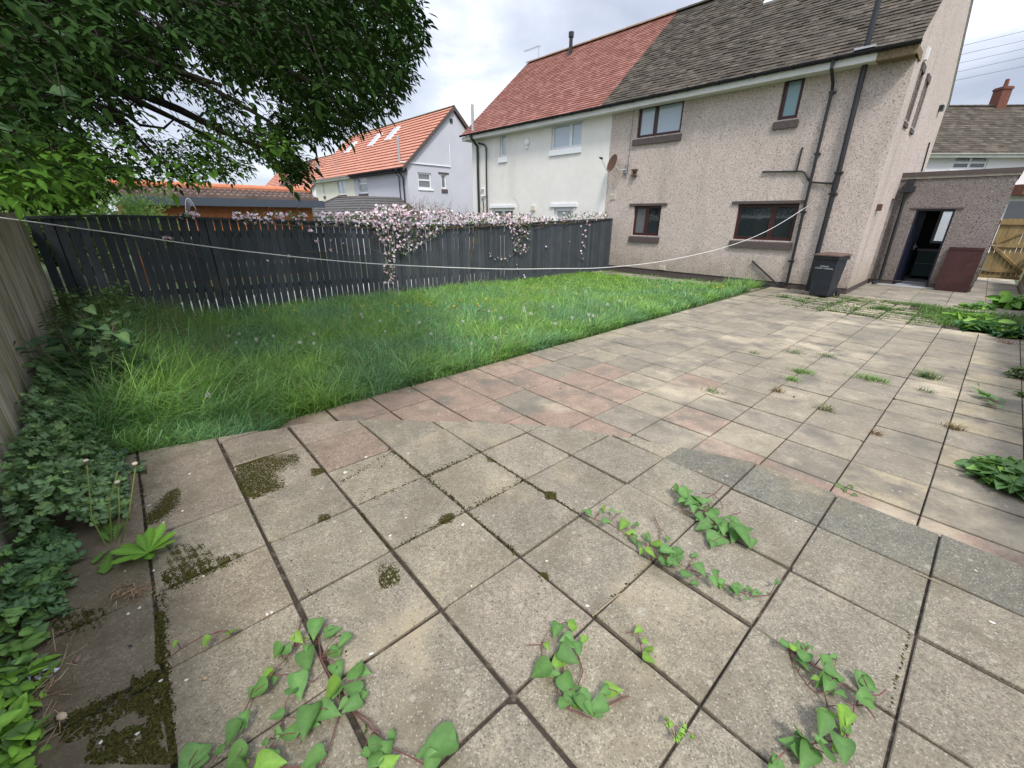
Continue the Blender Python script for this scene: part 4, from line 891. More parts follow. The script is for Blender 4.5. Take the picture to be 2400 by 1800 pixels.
window(HW, *ww, 0, M['white'], M['glassdark'], divs=((x0 + x1) / 2,), hdivs=[[zt - .35], [zt - .35]], fw=.07, sill=(x0 - .1, x1 + .1, zb - .12, zb, .08), sillm=M['white'])
window(HW, *dd, 0, M['white'], M['glassdark'], fw=.1, name='door', label='white framed glazed front door')
_, cz1 = wloc((2380, 434)); _, cz0 = wloc((2380, 458)); cx0, _ = wloc((2362, 440)); MB().box(cx0, cx0 + 4, -.9, 0, cz0, cz1).build('canopy', M['redbrick'], HW)
chx, _ = wloc((2340, 300)); p = on(2338, 246, org + n_ * 4.0, n_); cx = (p - org).dot(dirx)
ch = MB().box(cx - .26, cx + .26, 3.7, 4.3, 7.7, 9.0).box(cx - .30, cx + .30, 3.66, 4.34, 8.85, 8.95).build('chimney', M['redbrick'], hr); MB().lathe([(.11, 9.0), (.09, 9.4), (.06, 9.4), (.06, 9.02)], 10, T=Matrix.Translation(Vector((cx + .05, 4, 0)))).build('chimney_pot', M['redbrick'], ch)
# overhead cables
cab = [((2236, 112), (2400, 73)), ((2234, 132), (2400, 95)), ((2232, 152), (2400, 114)), ((2230, 172), (2400, 134)), ((2228, 191), (2400, 155))]
for k, (p, q) in enumerate(cab):
    P1 = on(*p, Vector((0, 21, 0)), Vector((-.35, 1, 0)).normalized()); P2 = on(*q, Vector((0, 19, 0)), Vector((-.35, 1, 0)).normalized()); d = P2 - P1
    ps = [P1 - d * 3 + d * t * 7 / 14 + Vector((0, 0, -.0)) for t in range(15)]
    o = MB().tube(ps, .009, 5).build('overhead_cable', M['cable']); tag(o, 'thin overhead electricity cable crossing the sky above the white house', 'cable', 'overhead cables in parallel')
# television aerials
def aerial(name, label, p, mast, rods, dirv, parent_z=0):
    o = rootw(name, p); tag(o, label, 'aerial', 'television aerials'); MB().tube([(0, 0, 0), (0, 0, mast)], .015, 6).build('mast', M['steel'], o)
    mb = MB(); d = Vector(dirv).normalized(); s_ = Vector((-d.y, d.x, 0)); top = Vector((0, 0, mast)); mb.tube([top - d * .1, top + d * rods * .11], .012, 5)
    for i in range(rods): c = top + d * (i * .11); mb.tube([c - s_ * .16, c + s_ * .16], .006, 4)
    mb.build('elements', M['steel'], o)
p = on(1262, 146, loc(0, 3.9, 0), EY); aerial('roof_aerial', 'large grey aerial at the end of the red tiled roof', loc(*ab(p), 8.1), p.z + .62 - 8.1, 9, -EX)
for px, lb in ((zz(235, 1000), 'thin aerial before the far end of the orange roof'), (zz(425, 960), 'thin aerial near the middle of the orange roof eaves')):
    p = on(*px, loc(0, DB - .4, 0), EY); aerial('roof_aerial', lb, Vector((p.x, p.y, 4.3)), p.z + .6 - 4.3, 5, -EX)

# ------------------------------------------------------------------ garden room behind the charcoal fence
GR = root('garden_room', -13, -12.6, 0); tag(GR, 'long low garden room with cedar cladding, brown tiles and orange ridge', 'garden building')
MB().box(-4, -.12, .02, 4.62, -.1, 2.0).build('wall', M['cedar'], GR)
mb = MB(); z = 1.32
MB().box(-.115, -.105, .05, 4.6, 0, 1.31).build('dark_gap_panel', M['glassdark'], GR)  # dark panel added to keep the fence gaps dark
while z < 2.0: mb.box(-.12, -.1, .02, 4.62, z, z + .115, col=jog((1, 1, 1), .2)); z += .12
mb.build('cladding', M['cedar'], GR)
MB().box(-.12, .12, -.02, 4.95, 1.98, 2.18).box(.12, .16, -.02, 4.95, 1.97, 2.1).build('fascia', mat('slate_fascia', (0.06, 0.075, 0.095), .5), GR)
mb = MB(); n = 30
for row in range(3):
    s0, s1 = row / 3, (row + 1) / 3
    for i in range(int(4.9 / .16)):
        y = -.0 + i * .16
        vs = []
        for s, hh in ((s0, .05), (s1, .0)):
            for dy, dh in ((0, 0), (.05, .035), (.10, .035), (.16, 0)): vs.append((.10 - 1.1 * s, y + dy, 2.2 + .24 * s + dh + hh))
        vs += [(.10 - 1.1 * s0, y, 2.17), (.10 - 1.1 * s0, y + .16, 2.17)]
        mb.add(vs, [(0, 1, 5, 4), (1, 2, 6, 5), (2, 3, 7, 6), (8, 9, 3, 2, 1, 0)], jog((1, 1, 1), .15))
mb.box(-4, -1.0, 0, 4.9, 2.3, 2.4)
gr = mb.build('roof', M['tilebrown'], GR)
mb = MB()
for i in range(14): mb.tube([(-1.0, -.1 + i * .36, 2.50), (-1.0, .27 + i * .36, 2.50)], [.11, .10], 10, col=jog((1, 1, 1), .06))
mb.build('ridge_tiles', mat('terracotta', (0.50, 0.19, 0.10), .8, attr=True, noises=((10, .1),)), gr)
# black arched hood standing before it
HD = rootw('arched_black_hood', loc(-10.9, -11.5, 0), -ANG); tag(HD, 'glossy black arched hood rising above the charcoal fence', 'garden item')
mb = MB(); n = 12
for k in range(n):
    pass
vs = []; 
for xo, sc_ in ((-.02, 1.0), (.28, .82)):
    for i in range(n + 1):
        t = math.pi * i / n; vs.append((xo, -math.cos(t) * .13 * sc_, 1.2 + math.sin(t) ** .8 * .9 * sc_))
mb.add(vs, [(i, i + 1, n + 2 + i, n + 1 + i) for i in range(n)])
mb.build('hood', M['black'], HD, smooth=True); MB().tube([(0, -.13, 1.2), (0, -.13, 0)], .02, 6).tube([(0, .13, 1.2), (0, .13, 0)], .02, 6).tube([(.26, .1, 1.2), (.26, .1, 0)], .02, 6).build('frame', M['black'], HD)
mb = MB(); mb.tube([vs[i] for i in range(n + 1)], .010, 6); mb.build('rim', M['steel'], HD)
# ------------------------------------------------------------------ foliage shapes (numpy batches)
LEAFLET = (np.array([(0, 0, 0), (.20, .28, .03), (.0, .30, -.02), (-.20, .28, .03), (.17, .62, .02), (0, .64, -.04), (-.17, .62, .02), (0, 1, -.10)]), [(0, 1, 2, 2), (0, 2, 3, 3), (1, 4, 5, 2), (2, 5, 6, 3), (4, 7, 5, 5), (5, 7, 6, 6)])
def shape(outline, cup=.06, fold=.05):
    """leaf blade from a half outline [(x,y)...] mirrored about the midrib"""
    V = []; F = []
    n = len(outline)
    for x, y in outline: V.append((x, y, cup * x * x * 4 + abs(x) * fold * 2 - .12 * y * y))
    for x, y in outline: V.append((0, y, -.12 * y * y))
    for x, y in outline: V.append((-x, y, cup * x * x * 4 + abs(x) * fold * 2 - .12 * y * y))
    for i in range(n - 1): F += [(i, i + 1, n + i + 1, n + i), (n + i, n + i + 1, 2 * n + i + 1, 2 * n + i)]
    return np.array(V, float), F
HEART = shape([(.02, .0), (.10, -.11), (.22, -.17), (.34, -.13), (.41, -.02), (.43, .12), (.40, .28), (.33, .45), (.23, .63), (.11, .83), (.004, 1.0)], .10, .10)
OVATE = shape([(.01, 0), (.18, .08), (.28, .28), (.29, .5), (.20, .75), (.01, 1.0)])
LONG = shape([(.01, 0), (.05, .15), (.10, .35), (.16, .55), (.17, .72), (.11, .9), (.01, 1.0)])
LOBED = shape([(.02, 0), (.22, .02), (.40, .16), (.22, .28), (.46, .48), (.40, .60), (.20, .55), (.24, .82), (.10, 1.0), (.01, .92)], .1, .12)
DAND = shape([(.02, 0), (.05, .2), (.12, .28), (.06, .32), (.16, .48), (.08, .5), (.20, .68), (.12, .72), (.16, .88), (.01, 1.0)], .05, .1)
def batch(shp, pos, axis_y, nrm, size, cols):
    """many copies of a leaf: pos (n,3), axis_y tip direction, nrm approximate normal, size (n,), cols (n,3)"""
    V0, F0 = shp[:2]; V0 = np.asarray(V0); n = len(pos)
    y = axis_y / (np.linalg.norm(axis_y, axis=1, keepdims=True) + 1e-9)
    z = nrm - y * (nrm * y).sum(1, keepdims=True); z /= np.linalg.norm(z, axis=1, keepdims=True) + 1e-9
    x = np.cross(y, z)
    V = pos[:, None, :] + size[:, None, None] * (V0[None, :, 0:1] * x[:, None, :] + V0[None, :, 1:2] * y[:, None, :] + V0[None, :, 2:3] * z[:, None, :])
    F = (np.array([f if len(f) == 4 else (*f, f[-1]) for f in F0])[None] + (np.arange(n) * len(V0))[:, None, None]).reshape(-1, 4)
    vf = np.where(np.abs(V0[:, 0]) < .012, 1.32, .94); C = cols[:, None, :] * vf[None, :, None]
    return V.reshape(-1, 3), F, C.reshape(-1, 3)
def merge(parts):
    Vs, Fs, Cs, k = [], [], [], 0
    for V, F, C in parts: Vs.append(V); Fs.append(F + k); Cs.append(C); k += len(V)
    return np.concatenate(Vs), np.concatenate(Fs), np.concatenate(Cs)
def leafmesh(name, parts, m, parent=None):
    V, F, C = merge(parts)
    # degenerate quads (i,i) become triangles
    me = bpy.data.meshes.new(name); tri = F[:, 2] == F[:, 3]
    nq, ntr = int((~tri).sum()), int(tri.sum())
    loops = np.concatenate([F[~tri].ravel(), F[tri][:, :3].ravel()]); st = np.concatenate([np.arange(nq) * 4, nq * 4 + np.arange(ntr) * 3])
    me.vertices.add(len(V)); me.vertices.foreach_set('co', V.astype(np.float32).ravel())
    me.loops.add(len(loops)); me.loops.foreach_set('vertex_index', loops.astype(np.int32))
    me.polygons.add(nq + ntr); me.polygons.foreach_set('loop_start', st.astype(np.int32)); me.polygons.foreach_set('use_smooth', np.ones(nq + ntr, bool))
    me.materials.append(m); me.update(calc_edges=True)
    ca = me.color_attributes.new('Col', 'FLOAT_COLOR', 'POINT'); c = np.ones((len(V), 4), np.float32); c[:, :3] = C; ca.data.foreach_set('color', c.ravel())
    o = bpy.data.objects.new(name, me); COL.objects.link(o)
    if parent: o.parent = parent
    return o
def rdir(n, zlo=-1, zhi=1):
    a = NR.uniform(0, 2 * np.pi, n); z = NR.uniform(zlo, zhi, n); r = np.sqrt(np.maximum(1 - z * z, 0)); return np.stack([r * np.cos(a), r * np.sin(a), z], 1)
def colv(n, base, var=.25, alt=None, p=.3):
    base = np.array(base)[None] * np.ones((n, 1))
    if alt is not None: k = NR.random(n) < p; base[k] = np.array(alt)
    return base * (1 + NR.uniform(-var, var, (n, 1)))
NPR, NPD, NPF, NPE = (np.array(v) for v in (RIGHT, DOWN, _fw, EYE))
def project(P):
    d = P - NPE; z = d @ NPF; return 1200 + FPX * (d @ NPR) / z, 900 + FPX * (d @ NPD) / z, z
def inpoly(u, v, poly):
    c = np.zeros(len(u), bool); n = len(poly)
    for i in range(n):
        x1, y1 = poly[i]; x2, y2 = poly[(i + 1) % n]
        k = ((y1 > v) != (y2 > v)) & (u < (x2 - x1) * (v - y1) / ((y2 - y1) + 1e-12) + x1); c ^= k
    return c

# ------------------------------------------------------------------ the big tree that hangs over the garden
TR = rootw('overhanging_tree', Vector((-6.5, 3.2, 0))); tag(TR, 'large dark green tree with pointed leaflets overhanging the fence corner', 'tree')
T0 = Vector((-6.5, 3.2, 0))
limbs = []; tr = MB()
tr.tube([(0, 0, -.1), (.05, .02, 1.2), (.1, .1, 2.4), (.25, .2, 3.2)], [.24, .19, .17, .15], 12)
hub = Vector((.25, .2, 3.2)) + T0
def limb(p0, p1, r0, r1, sag=.3, n=9, kink=.10):
    pts = []; rs = []
    for i in range(n + 1):
        t = i / n; p = p0.lerp(p1, t) + Vector((0, 0, 1)) * (sag * 4 * t * (1 - t)) + Vector((rnd.uniform(-1, 1), rnd.uniform(-1, 1), rnd.uniform(-1, 1))) * kink * (0 < i < n)
        pts.append(p); rs.append(r0 + (r1 - r0) * t)
    tr.tube([p - T0 for p in pts], rs, 7); return pts
def dirp(u, v, t): d = ray(u, v); h_ = math.hypot(d.x, d.y); return EYE + d * (t / h_)
TIPS = [((470, -30), 4.6, .075), ((760, 90), 4.3, .06), ((930, 230), 4.4, .03), ((800, 20), 3.6, .05), ((640, 290), 4.6, .045), ((690, 370), 4.9, .02), ((520, 200), 4.2, .05), ((330, 330), 5.0, .04), ((540, 350), 5.6, .025), ((300, 80), 4.6, .06), ((120, 300), 4.6, .05), ((370, 370), 5.6, .03), ((150, 440), 4.8, .03), ((880, -200), 4.5, .05), ((500, -500), 4.5, .07), ((60, -100), 3.8, .07)]
SUB = []
for (px, t, r) in TIPS:
    tgt = dirp(*px, t); pts = limb(hub + Vector((rnd.uniform(-.1, .1), rnd.uniform(-.1, .1), rnd.uniform(-.3, .3))), tgt, .10, .012, sag=rnd.uniform(.15, .5)); SUB.append(pts)
    for k in range(5):
        q = pts[rnd.randint(3, 8)]; d = Vector((rnd.uniform(-.2, 1), rnd.uniform(-.5, .8), rnd.uniform(-.7, .25))).normalized() * rnd.uniform(.5, 1.2)
        _u, _v, _z = project(np.array([q + d])); 
        if _z[0] < .3 or _v[0] < 300 or _u[0] < 0: SUB.append(limb(q, q + d, .018, .004, sag=-.05, n=5, kink=.04))
tr.build('trunk', M['bark'], TR)
MASK = [(-4000, -6000), (1400, -6000), (1100, -900), (1015, -60), (992, 0), (985, 50), (1005, 115), (975, 155), (975, 200), (940, 245), (905, 290), (845, 312), (800, 332), (768, 345), (735, 330), (700, 322), (675, 335), (700, 372), (742, 408), (715, 432), (660, 420), (628, 385), (600, 372), (588, 392), (606, 410), (560, 430), (520, 414), (470, 436), (405, 436), (340, 440), (280, 452), (222, 470), (160, 492), (100, 488), (40, 470), (-4000, 500)]
HOLES = [((372, 255), (72, 48)), ((330, 12), (85, 22)), ((135, 112), (36, 16)), ((150, 275), (34, 26)), ((560, 205), (40, 18)), ((690, 165), (26, 12)), ((430, 120), (22, 40)), ((620, 235), (50, 14)), ((560, 265), (60, 12)), ((790, 215), (30, 12)), ((240, 320), (25, 14)), ((90, 235), (18, 12)), ((480, 170), (26, 18))]
def canopy(n):
    # ragged dome of foliage around the trunk, thinner underneath, drooping at its rim
    out = []
    while sum(map(len, out)) < n:
        P = NR.uniform((-10.5, -1.5, 1.8), (-.3, 8.4, 7.6), (60000, 3)); q = (P - np.array((-5.6, 3.4, 3.3))) / np.array((5.2, 4.6, 4.0)); r = np.linalg.norm(q, axis=1)
        k = (r < 1) & (r > .34) & (P[:, 2] > 1.85 + .0 * r)
        u, v, z = project(P); vis = (z > .3)
        j = NR.normal(0, 9, len(P)); jj = NR.normal(0, 9, len(P))
        inside = inpoly(u + j, v + jj, MASK); hole = np.zeros(len(P), bool)
        for (cx, cy), (rx, ry) in HOLES: hole |= ((u + j * .6 - cx) / (rx * 1.3)) ** 2 + ((v + jj * .6 - cy) / (ry * 1.35)) ** 2 < 1
        infr = vis & (u > -100) & (u < 2500) & (v > -100) & (v < 1900)
        k &= np.where(infr, inside & ~(hole & (NR.random(len(P)) < .985)), ~vis | inside)
        dist = np.linalg.norm(P - NPE, axis=1); k &= dist > 2.3
        k &= np.where(infr, True, (NR.random(len(P)) < .10) & (P[:, 0] < -3.6))
        u2, v2, _z = project(P + np.array([[.11, 0, -.10]])); k &= np.where(infr, inpoly(u2, v2, MASK), True)
        thin = (v > 150) & (u < 620) & (u > 180); k &= np.where(thin, NR.random(len(P)) < .30, True)
        # bunch into sprays
        w_ = np.sin(P[:, 0] * 5.1 + P[:, 1] * 3.3) * np.sin(P[:, 1] * 4.7 - P[:, 2] * 5.9) * np.sin(P[:, 2] * 6.3 + P[:, 0] * 2.7)
        k &= (w_ > -.2) | (NR.random(len(P)) < .35)
        out.append(P[k])
    return np.concatenate(out)[:n]
sp = canopy(30000); n = len(sp)
outd = sp - np.array((-6.2, 3.2, 4.5)); outd[:, 2] *= .3; outd /= np.linalg.norm(outd, axis=1, keepdims=True)
dr = outd + rdir(n) * .8; dr[:, 2] -= .55; dr /= np.linalg.norm(dr, axis=1, keepdims=True)
parts = []
side_ = np.cross(dr, np.array([0, 0, 1.0])[None]); side_ /= np.linalg.norm(side_, axis=1, keepdims=True) + 1e-6
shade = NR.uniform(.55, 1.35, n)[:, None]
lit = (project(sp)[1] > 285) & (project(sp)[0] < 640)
base = np.where(lit[:, None] & (NR.random(n) < .7)[:, None], np.array([[.055, .12, .016]]), np.array([[.017, .038, .008]])) * shade  # light on the lower sprays is put into a brighter leaf colour
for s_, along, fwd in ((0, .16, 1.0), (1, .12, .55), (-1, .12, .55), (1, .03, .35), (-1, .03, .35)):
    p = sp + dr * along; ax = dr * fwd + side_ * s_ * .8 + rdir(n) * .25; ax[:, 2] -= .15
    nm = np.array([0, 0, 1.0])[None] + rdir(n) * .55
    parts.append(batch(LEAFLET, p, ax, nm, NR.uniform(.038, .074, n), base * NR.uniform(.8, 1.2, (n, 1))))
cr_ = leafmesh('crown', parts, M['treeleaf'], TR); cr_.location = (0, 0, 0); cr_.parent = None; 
cr_.parent = TR; cr_.matrix_parent_inverse = Matrix.Translation(-T0)
# fine twigs inside the sprays
tw = MB(); pick = NR.choice(n, 1500, replace=False)
for i in pick:
    p = Vector(sp[i]); d = Vector(dr[i]); tw.tube([p - d * .3 + Vector((0, 0, .06)), p, p + d * .12], [.004, .003, .0015], 3, caps=False)
o = tw.build('twigs', M['bark'], TR); o.matrix_parent_inverse = Matrix.Translation(-T0)
# a climbing vine with broad leaves in the crown
VN = rootw('hop_vine', loc(-6.4, -13.8, 0)); tag(VN, 'broad leaved climbing vine threaded through the overhanging tree', 'vine')
parts = []; vm = MB(); VO = VN.location
for px0, t, k in (((30, 215), 3.0, 8), ((110, 10), 3.0, 9), ((110, 355), 3.2, 7), ((330, 20), 3.1, 5), ((650, 25), 3.2, 5), ((760, 110), 3.3, 5), ((20, 350), 3.2, 5)):
    c = dirp(*px0, t); pos = np.array([np.array(c + Vector((rnd.uniform(-.22, .22), rnd.uniform(-.15, .15), rnd.uniform(-.1, .12)))) for _ in range(k)])
    vm.tube([Vector(pos[0]) - VO + Vector((-.3, .1, .25))] + [Vector(q) - VO for q in pos[:5]], .004, 4)
    ax = rdir(k, -.5, .2); nm = np.array([[0, -.3, 1.0]]) + rdir(k) * .4; parts.append(batch(HEART, pos - np.array(VO), ax, nm, NR.uniform(.07, .12, k), colv(k, (.05, .11, .035), .2)))
for pxs in ([(130, 400), (175, 440), (215, 490), (245, 540), (268, 590), (290, 640)], [(230, 380), (300, 440), (345, 500), (365, 560), (385, 610)]):
    MB().tube([Vector(on(u, v, loc(-6.9, 0), EX)) - VO for u, v in pxs], .003, 5).build('stem', M['bark'], VN)
vm.build('tendrils', M['bark'], VN); leafmesh('leaves', parts, M['leaf'], VN)

# ------------------------------------------------------------------ bushes and trees beyond the fence
def bush(name, label, cat, c, rad, n, size, col, alt=None, shp=OVATE, group=None, trunk=None, up=.4, seed=0):
    """leafy mass made of leaves in an uneven volume"""
    o = rootw(name, c); tag(o, label, cat, group)
    K = max(6, int(n / 220)); cen = rdir(K) * NR.uniform(.3, .85, (K, 1)); rr = NR.uniform(.25, .5, K)
    idx = NR.integers(0, K, n); q = cen[idx] + rdir(n) * (rr[idx] * NR.uniform(.6, 1.1, n))[:, None]
    q *= np.array(rad)[None]; q[:, 2] += rad[2]; k = q[:, 2] > 0.02; q = q[k]; m_ = len(q)
    ax = rdir(m_); ax[:, 2] = ax[:, 2] * .6 + up; nm = rdir(m_) * .7 + np.array([[0, 0, .8]])
    leafmesh('leaves' if trunk is None else 'crown', [batch(shp, q, ax, nm, NR.uniform(.7, 1.3, m_) * size, colv(m_, col, .35, alt))], M['leaf'], o)
    s_ = MB()
    if trunk: s_.tube([(0, 0, -trunk), (.05, 0, 0), (0, .05, rad[2])], [.16, .13, .06], 8); 
    for i in range(8):
        e_ = Vector(cen[i % K]) * .9; e_ = Vector((e_.x * rad[0], e_.y * rad[1], e_.z * rad[2] + rad[2])); s_.tube([(0, 0, 0 if not trunk else .1), e_ * .5 + Vector((0, 0, .05)), e_], [.03, .02, .008], 5)
    s_.build('stems' if not trunk else 'trunk', M['bark'], o); return o
bush('clipped_shrub', 'rounded light green shrub behind the charcoal fence before the garden room', 'shrub', loc(-9.2, -12.5, .9), (.6, 1.05, .70), 6200, .06, (.20, .33, .07), (.13, .24, .05), shp=LONG, up=.8)
bush('pale_green_bush', 'loose pale green bush at the end of the garden room', 'bush', loc(-12.2, -13.6, .2), (1.0, 1.0, 1.15), 3800, .10, (.16, .27, .05), (.10, .19, .04))
bush('yellow_green_bush', 'low yellow green bush behind the fence corner', 'bush', loc(-9.0, -13.9, .9), (1.0, .8, .5), 2600, .09, (.15, .24, .05), (.08, .15, .03))
bush('background_tree', 'dense dark green tree behind the fence corner', 'tree', loc(-13.5, -15.6, 1.2), (2.4, 2.2, 2.0), 9000, .16, (.05, .10, .025), (.09, .16, .03), trunk=1.3, group='trees behind the fence corner')
bush('background_tree', 'light green tree top showing above the garden room roof', 'tree', loc(-26, -14.2, 1.0), (3, 3, 1.8), 5000, .22, (.14, .23, .06), (.09, .17, .04), trunk=1.2, group='trees behind the fence corner')
for q in [o for o in bpy.data.objects if o.name.startswith('background_tree')]: pass

# ------------------------------------------------------------------ long grass
def lawn(n, seed, amin, amax, bmin, bmax, hmin, hmax, dens=None):
    A = NR.uniform(amin, amax, n); Bc = NR.uniform(bmin, bmax, n); return A, Bc
def fnoise(x, y, s, ph=0): return (np.sin(x * s * 1.3 + ph) * np.sin(y * s * 1.1 - ph * 1.7) + np.sin(x * s * 2.9 - y * s * 1.7 + ph * 2.3) * .6 + np.sin(x * s * .7 + y * s * 3.1 + ph) * .5) / 2.1
def blades(A, Bc, z0, h, wd, lean, cols, seg=3):
    n = len(A); exx, eyy = np.array(EX), np.array(EY); P = np.array(C0)[None] + A[:, None] * exx + Bc[:, None] * eyy; P[:, 2] = z0
    th = NR.uniform(0, 2 * np.pi, n); ld = np.stack([np.cos(th), np.sin(th), 0 * th], 1); ld = ld + np.array([.35, -.1, 0])[None]; ld /= np.linalg.norm(ld, axis=1, keepdims=True)
    fx = th + NR.uniform(-.9, .9, n) + np.pi / 2; wv = np.stack([np.cos(fx), np.sin(fx), 0 * fx], 1)
    ts = [0, .4, .75, 1.0]; ws = [1, .9, .6, 0.06]; V = np.zeros((n, 8, 3))
    for i, (t, ww_) in enumerate(zip(ts, ws)):
        c = P + ld * (lean * h * t ** 2)[:, None]; c[:, 2] += h * (t - lean * .32 * t ** 2.4)
        V[:, 2 * i] = c - wv * (wd * ww_ / 2)[:, None]; V[:, 2 * i + 1] = c + wv * (wd * ww_ / 2)[:, None]
    F = np.array([(0, 1, 3, 2), (2, 3, 5, 4), (4, 5, 7, 6)])[None] + (np.arange(n) * 8)[:, None, None]
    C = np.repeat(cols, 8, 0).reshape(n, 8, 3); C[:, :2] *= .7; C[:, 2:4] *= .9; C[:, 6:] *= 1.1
    return V.reshape(-1, 3), F.reshape(-1, 4), C.reshape(-1, 3)
def gh(Bc): t = np.clip((-12.3 - Bc) / 1.3, 0, 1); return -.045 + .2 * t * t * (3 - 2 * t)
def grasscol(A, Bc):
    n = len(A); k = np.clip(.5 + fnoise(A, Bc, 1.6, 1.0) * 1.1 + NR.normal(0, .22, n), 0, 1)[:, None]
    blue, yel = np.array([[.175, .345, .145]]), np.array([[.235, .42, .075]]); c = blue * (1 - k) + yel * k
    far_ = np.clip((Bc + 9) / 6, 0, 1)[:, None] * np.clip((-3.3 - A) / 2.0, 0, 1)[:, None]; c = c * (1 - far_ * .6) + np.array([[.25, .44, .045]]) * far_ * .6
    br = NR.random(n) < .14; c[br] = c[br] * 1.5 + np.array([[.06, .07, .05]]); dry = NR.random(n) < .03; c[dry] = (.30, .27, .13); return c * NR.uniform(.55, 1.5, (n, 1))
parts = []
def addgrass(n, a0, a1, b0, b1, hlo, hhi, w0, keep=None):
    A = NR.uniform(a0, a1, n); Bc = NR.uniform(b0, b1, n)
    k = (A < -1.88 + .05 * fnoise(A * 0, Bc, 5.5, .7)) & (A > -6.98)
    if keep is not None: k &= keep(A, Bc)
    A, Bc = A[k], Bc[k]; n = len(A); tuft = fnoise(A, Bc, 6.5, 2.0) + .5 * fnoise(A, Bc, 15, .4); h = hlo + (hhi - hlo) * np.clip(.42 + .62 * tuft + NR.normal(0, .2, n), 0.03, 1.35)
    shortz = np.clip((Bc + 8.5) / 5, 0, 1) * np.clip((-3.0 - A) / 1.6, 0, 1); h *= 1 - .35 * shortz; h *= 1 + .5 * np.clip((-11.8 - Bc) / 1.5, 0, 1)
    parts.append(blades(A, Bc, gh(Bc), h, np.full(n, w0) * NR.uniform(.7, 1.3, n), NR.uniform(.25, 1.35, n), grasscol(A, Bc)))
addgrass(80000, -7, -1.9, -13.7, -9.2, .10, .42, .0075)
addgrass(62000, -7, -1.9, -9.2, -5.5, .09, .36, .0095)
_keepE = lambda A, Bc: ~np.array([len(nearclip([((p[0]), (p[1])) for p in [((loc(a_, b_).dot(G2)) + dx, loc(a_, b_).dot(G1) + dy) for dx, dy in ((-.004, -.004), (.004, -.004), (.004, .004), (-.004, .004))]])) >= 3 for a_, b_ in zip(A, Bc)])
_n = 14000; _A = NR.uniform(-1.95, -1.0, _n); _B = NR.uniform(-13.9, -12.35, _n); _k = (_A < -1.45 - (_B + 12.9) * .9); _A, _B = _A[_k], _B[_k]; _k = _keepE(_A, _B); _A, _B = _A[_k], _B[_k]; _n = len(_A)
parts.append(blades(_A, _B, gh(_B), NR.uniform(.08, .26, _n), np.full(_n, .006), NR.uniform(.3, 1.1, _n), grasscol(_A, _B)))
addgrass(42000, -7, -1.9, -5.5, -1.35, .08, .28, .012)
addgrass(2600, -7, -1.9, -1.35, -.1, .04, .16, .010, keep=lambda A, Bc: (fnoise(A, Bc, 3.1, .5) > .12) | (A > -2.6))
addgrass(1500, -2.6, -1.9, -1.35, -.2, .12, .35, .012)
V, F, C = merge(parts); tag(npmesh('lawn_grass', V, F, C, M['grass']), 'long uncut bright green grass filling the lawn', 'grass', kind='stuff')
# low broad weeds in the corner of the lawn
n = 8000; A = NR.uniform(-6.9, -2.0, n); Bc = NR.uniform(-13.9, -11.6, n); k = NR.random(n) < np.clip((-11.6 - Bc) / 1.9, 0, 1) * np.where(A < -4.2, 1, .55); A, Bc = A[k], Bc[k]; n = len(A)
P = np.array(C0)[None] + A[:, None] * np.array(EX) + Bc[:, None] * np.array(EY); P[:, 2] = gh(Bc) + NR.uniform(.05, .30, n) * (1 + np.clip((-12.4 - Bc), 0, 1.2) * .9 * (A < -3.8))
tag(leafmesh('corner_weeds', [batch(OVATE, P, rdir(n, -.2, .5), rdir(n) * .6 + np.array([[0, 0, 1.0]]), NR.uniform(.03, .07, n), colv(n, (.09, .165, .05), .3, (.15, .22, .05)))], M['leaf']), 'mixed low leafy weeds among the grass in the fence corner', 'weeds', kind='stuff')
n = 4200; A = NR.uniform(-6.8, -1.95, n); Bc = NR.uniform(-13.2, -3.5, n); k = fnoise(A, Bc, 2.3, 3.0) + NR.normal(0, .3, n) > .15; A, Bc = A[k], Bc[k]; n = len(A); P = np.array(C0)[None] + A[:, None] * np.array(EX) + Bc[:, None] * np.array(EY); P[:, 2] = gh(Bc) + NR.uniform(.08, .22, n)
tag(leafmesh('lawn_weeds', [batch(OVATE, P, rdir(n, -.2, .6), rdir(n) * .6 + np.array([[0, 0, 1.0]]), NR.uniform(.03, .065, n), colv(n, (.16, .27, .08), .3, (.24, .34, .10)))], M['leaf']), 'low broad leaved weeds scattered through the long lawn grass', 'weeds', kind='stuff')
# seed stems in the corner
parts = []; n = 420; A = NR.uniform(-6.6, -3.4, n); Bc = NR.uniform(-13.75, -12.4, n)
parts.append(blades(A, Bc, gh(Bc), NR.uniform(.45, .85, n), np.full(n, .007), NR.uniform(0, .25, n), colv(n, (.20, .26, .09), .2)))
n = 700; A = NR.uniform(-6.9, -2.0, n); Bc = NR.uniform(-13.2, -5, n); parts.append(blades(A, Bc, gh(Bc), NR.uniform(.30, .50, n), np.full(n, .006), NR.uniform(.1, .5, n), colv(n, (.34, .34, .18), .2)))
V, F, C = merge(parts); tag(npmesh('seed_stems', V, F, C, M['grass']), 'pale bare flower stems standing above the long grass and corner weeds', 'stems', kind='stuff')

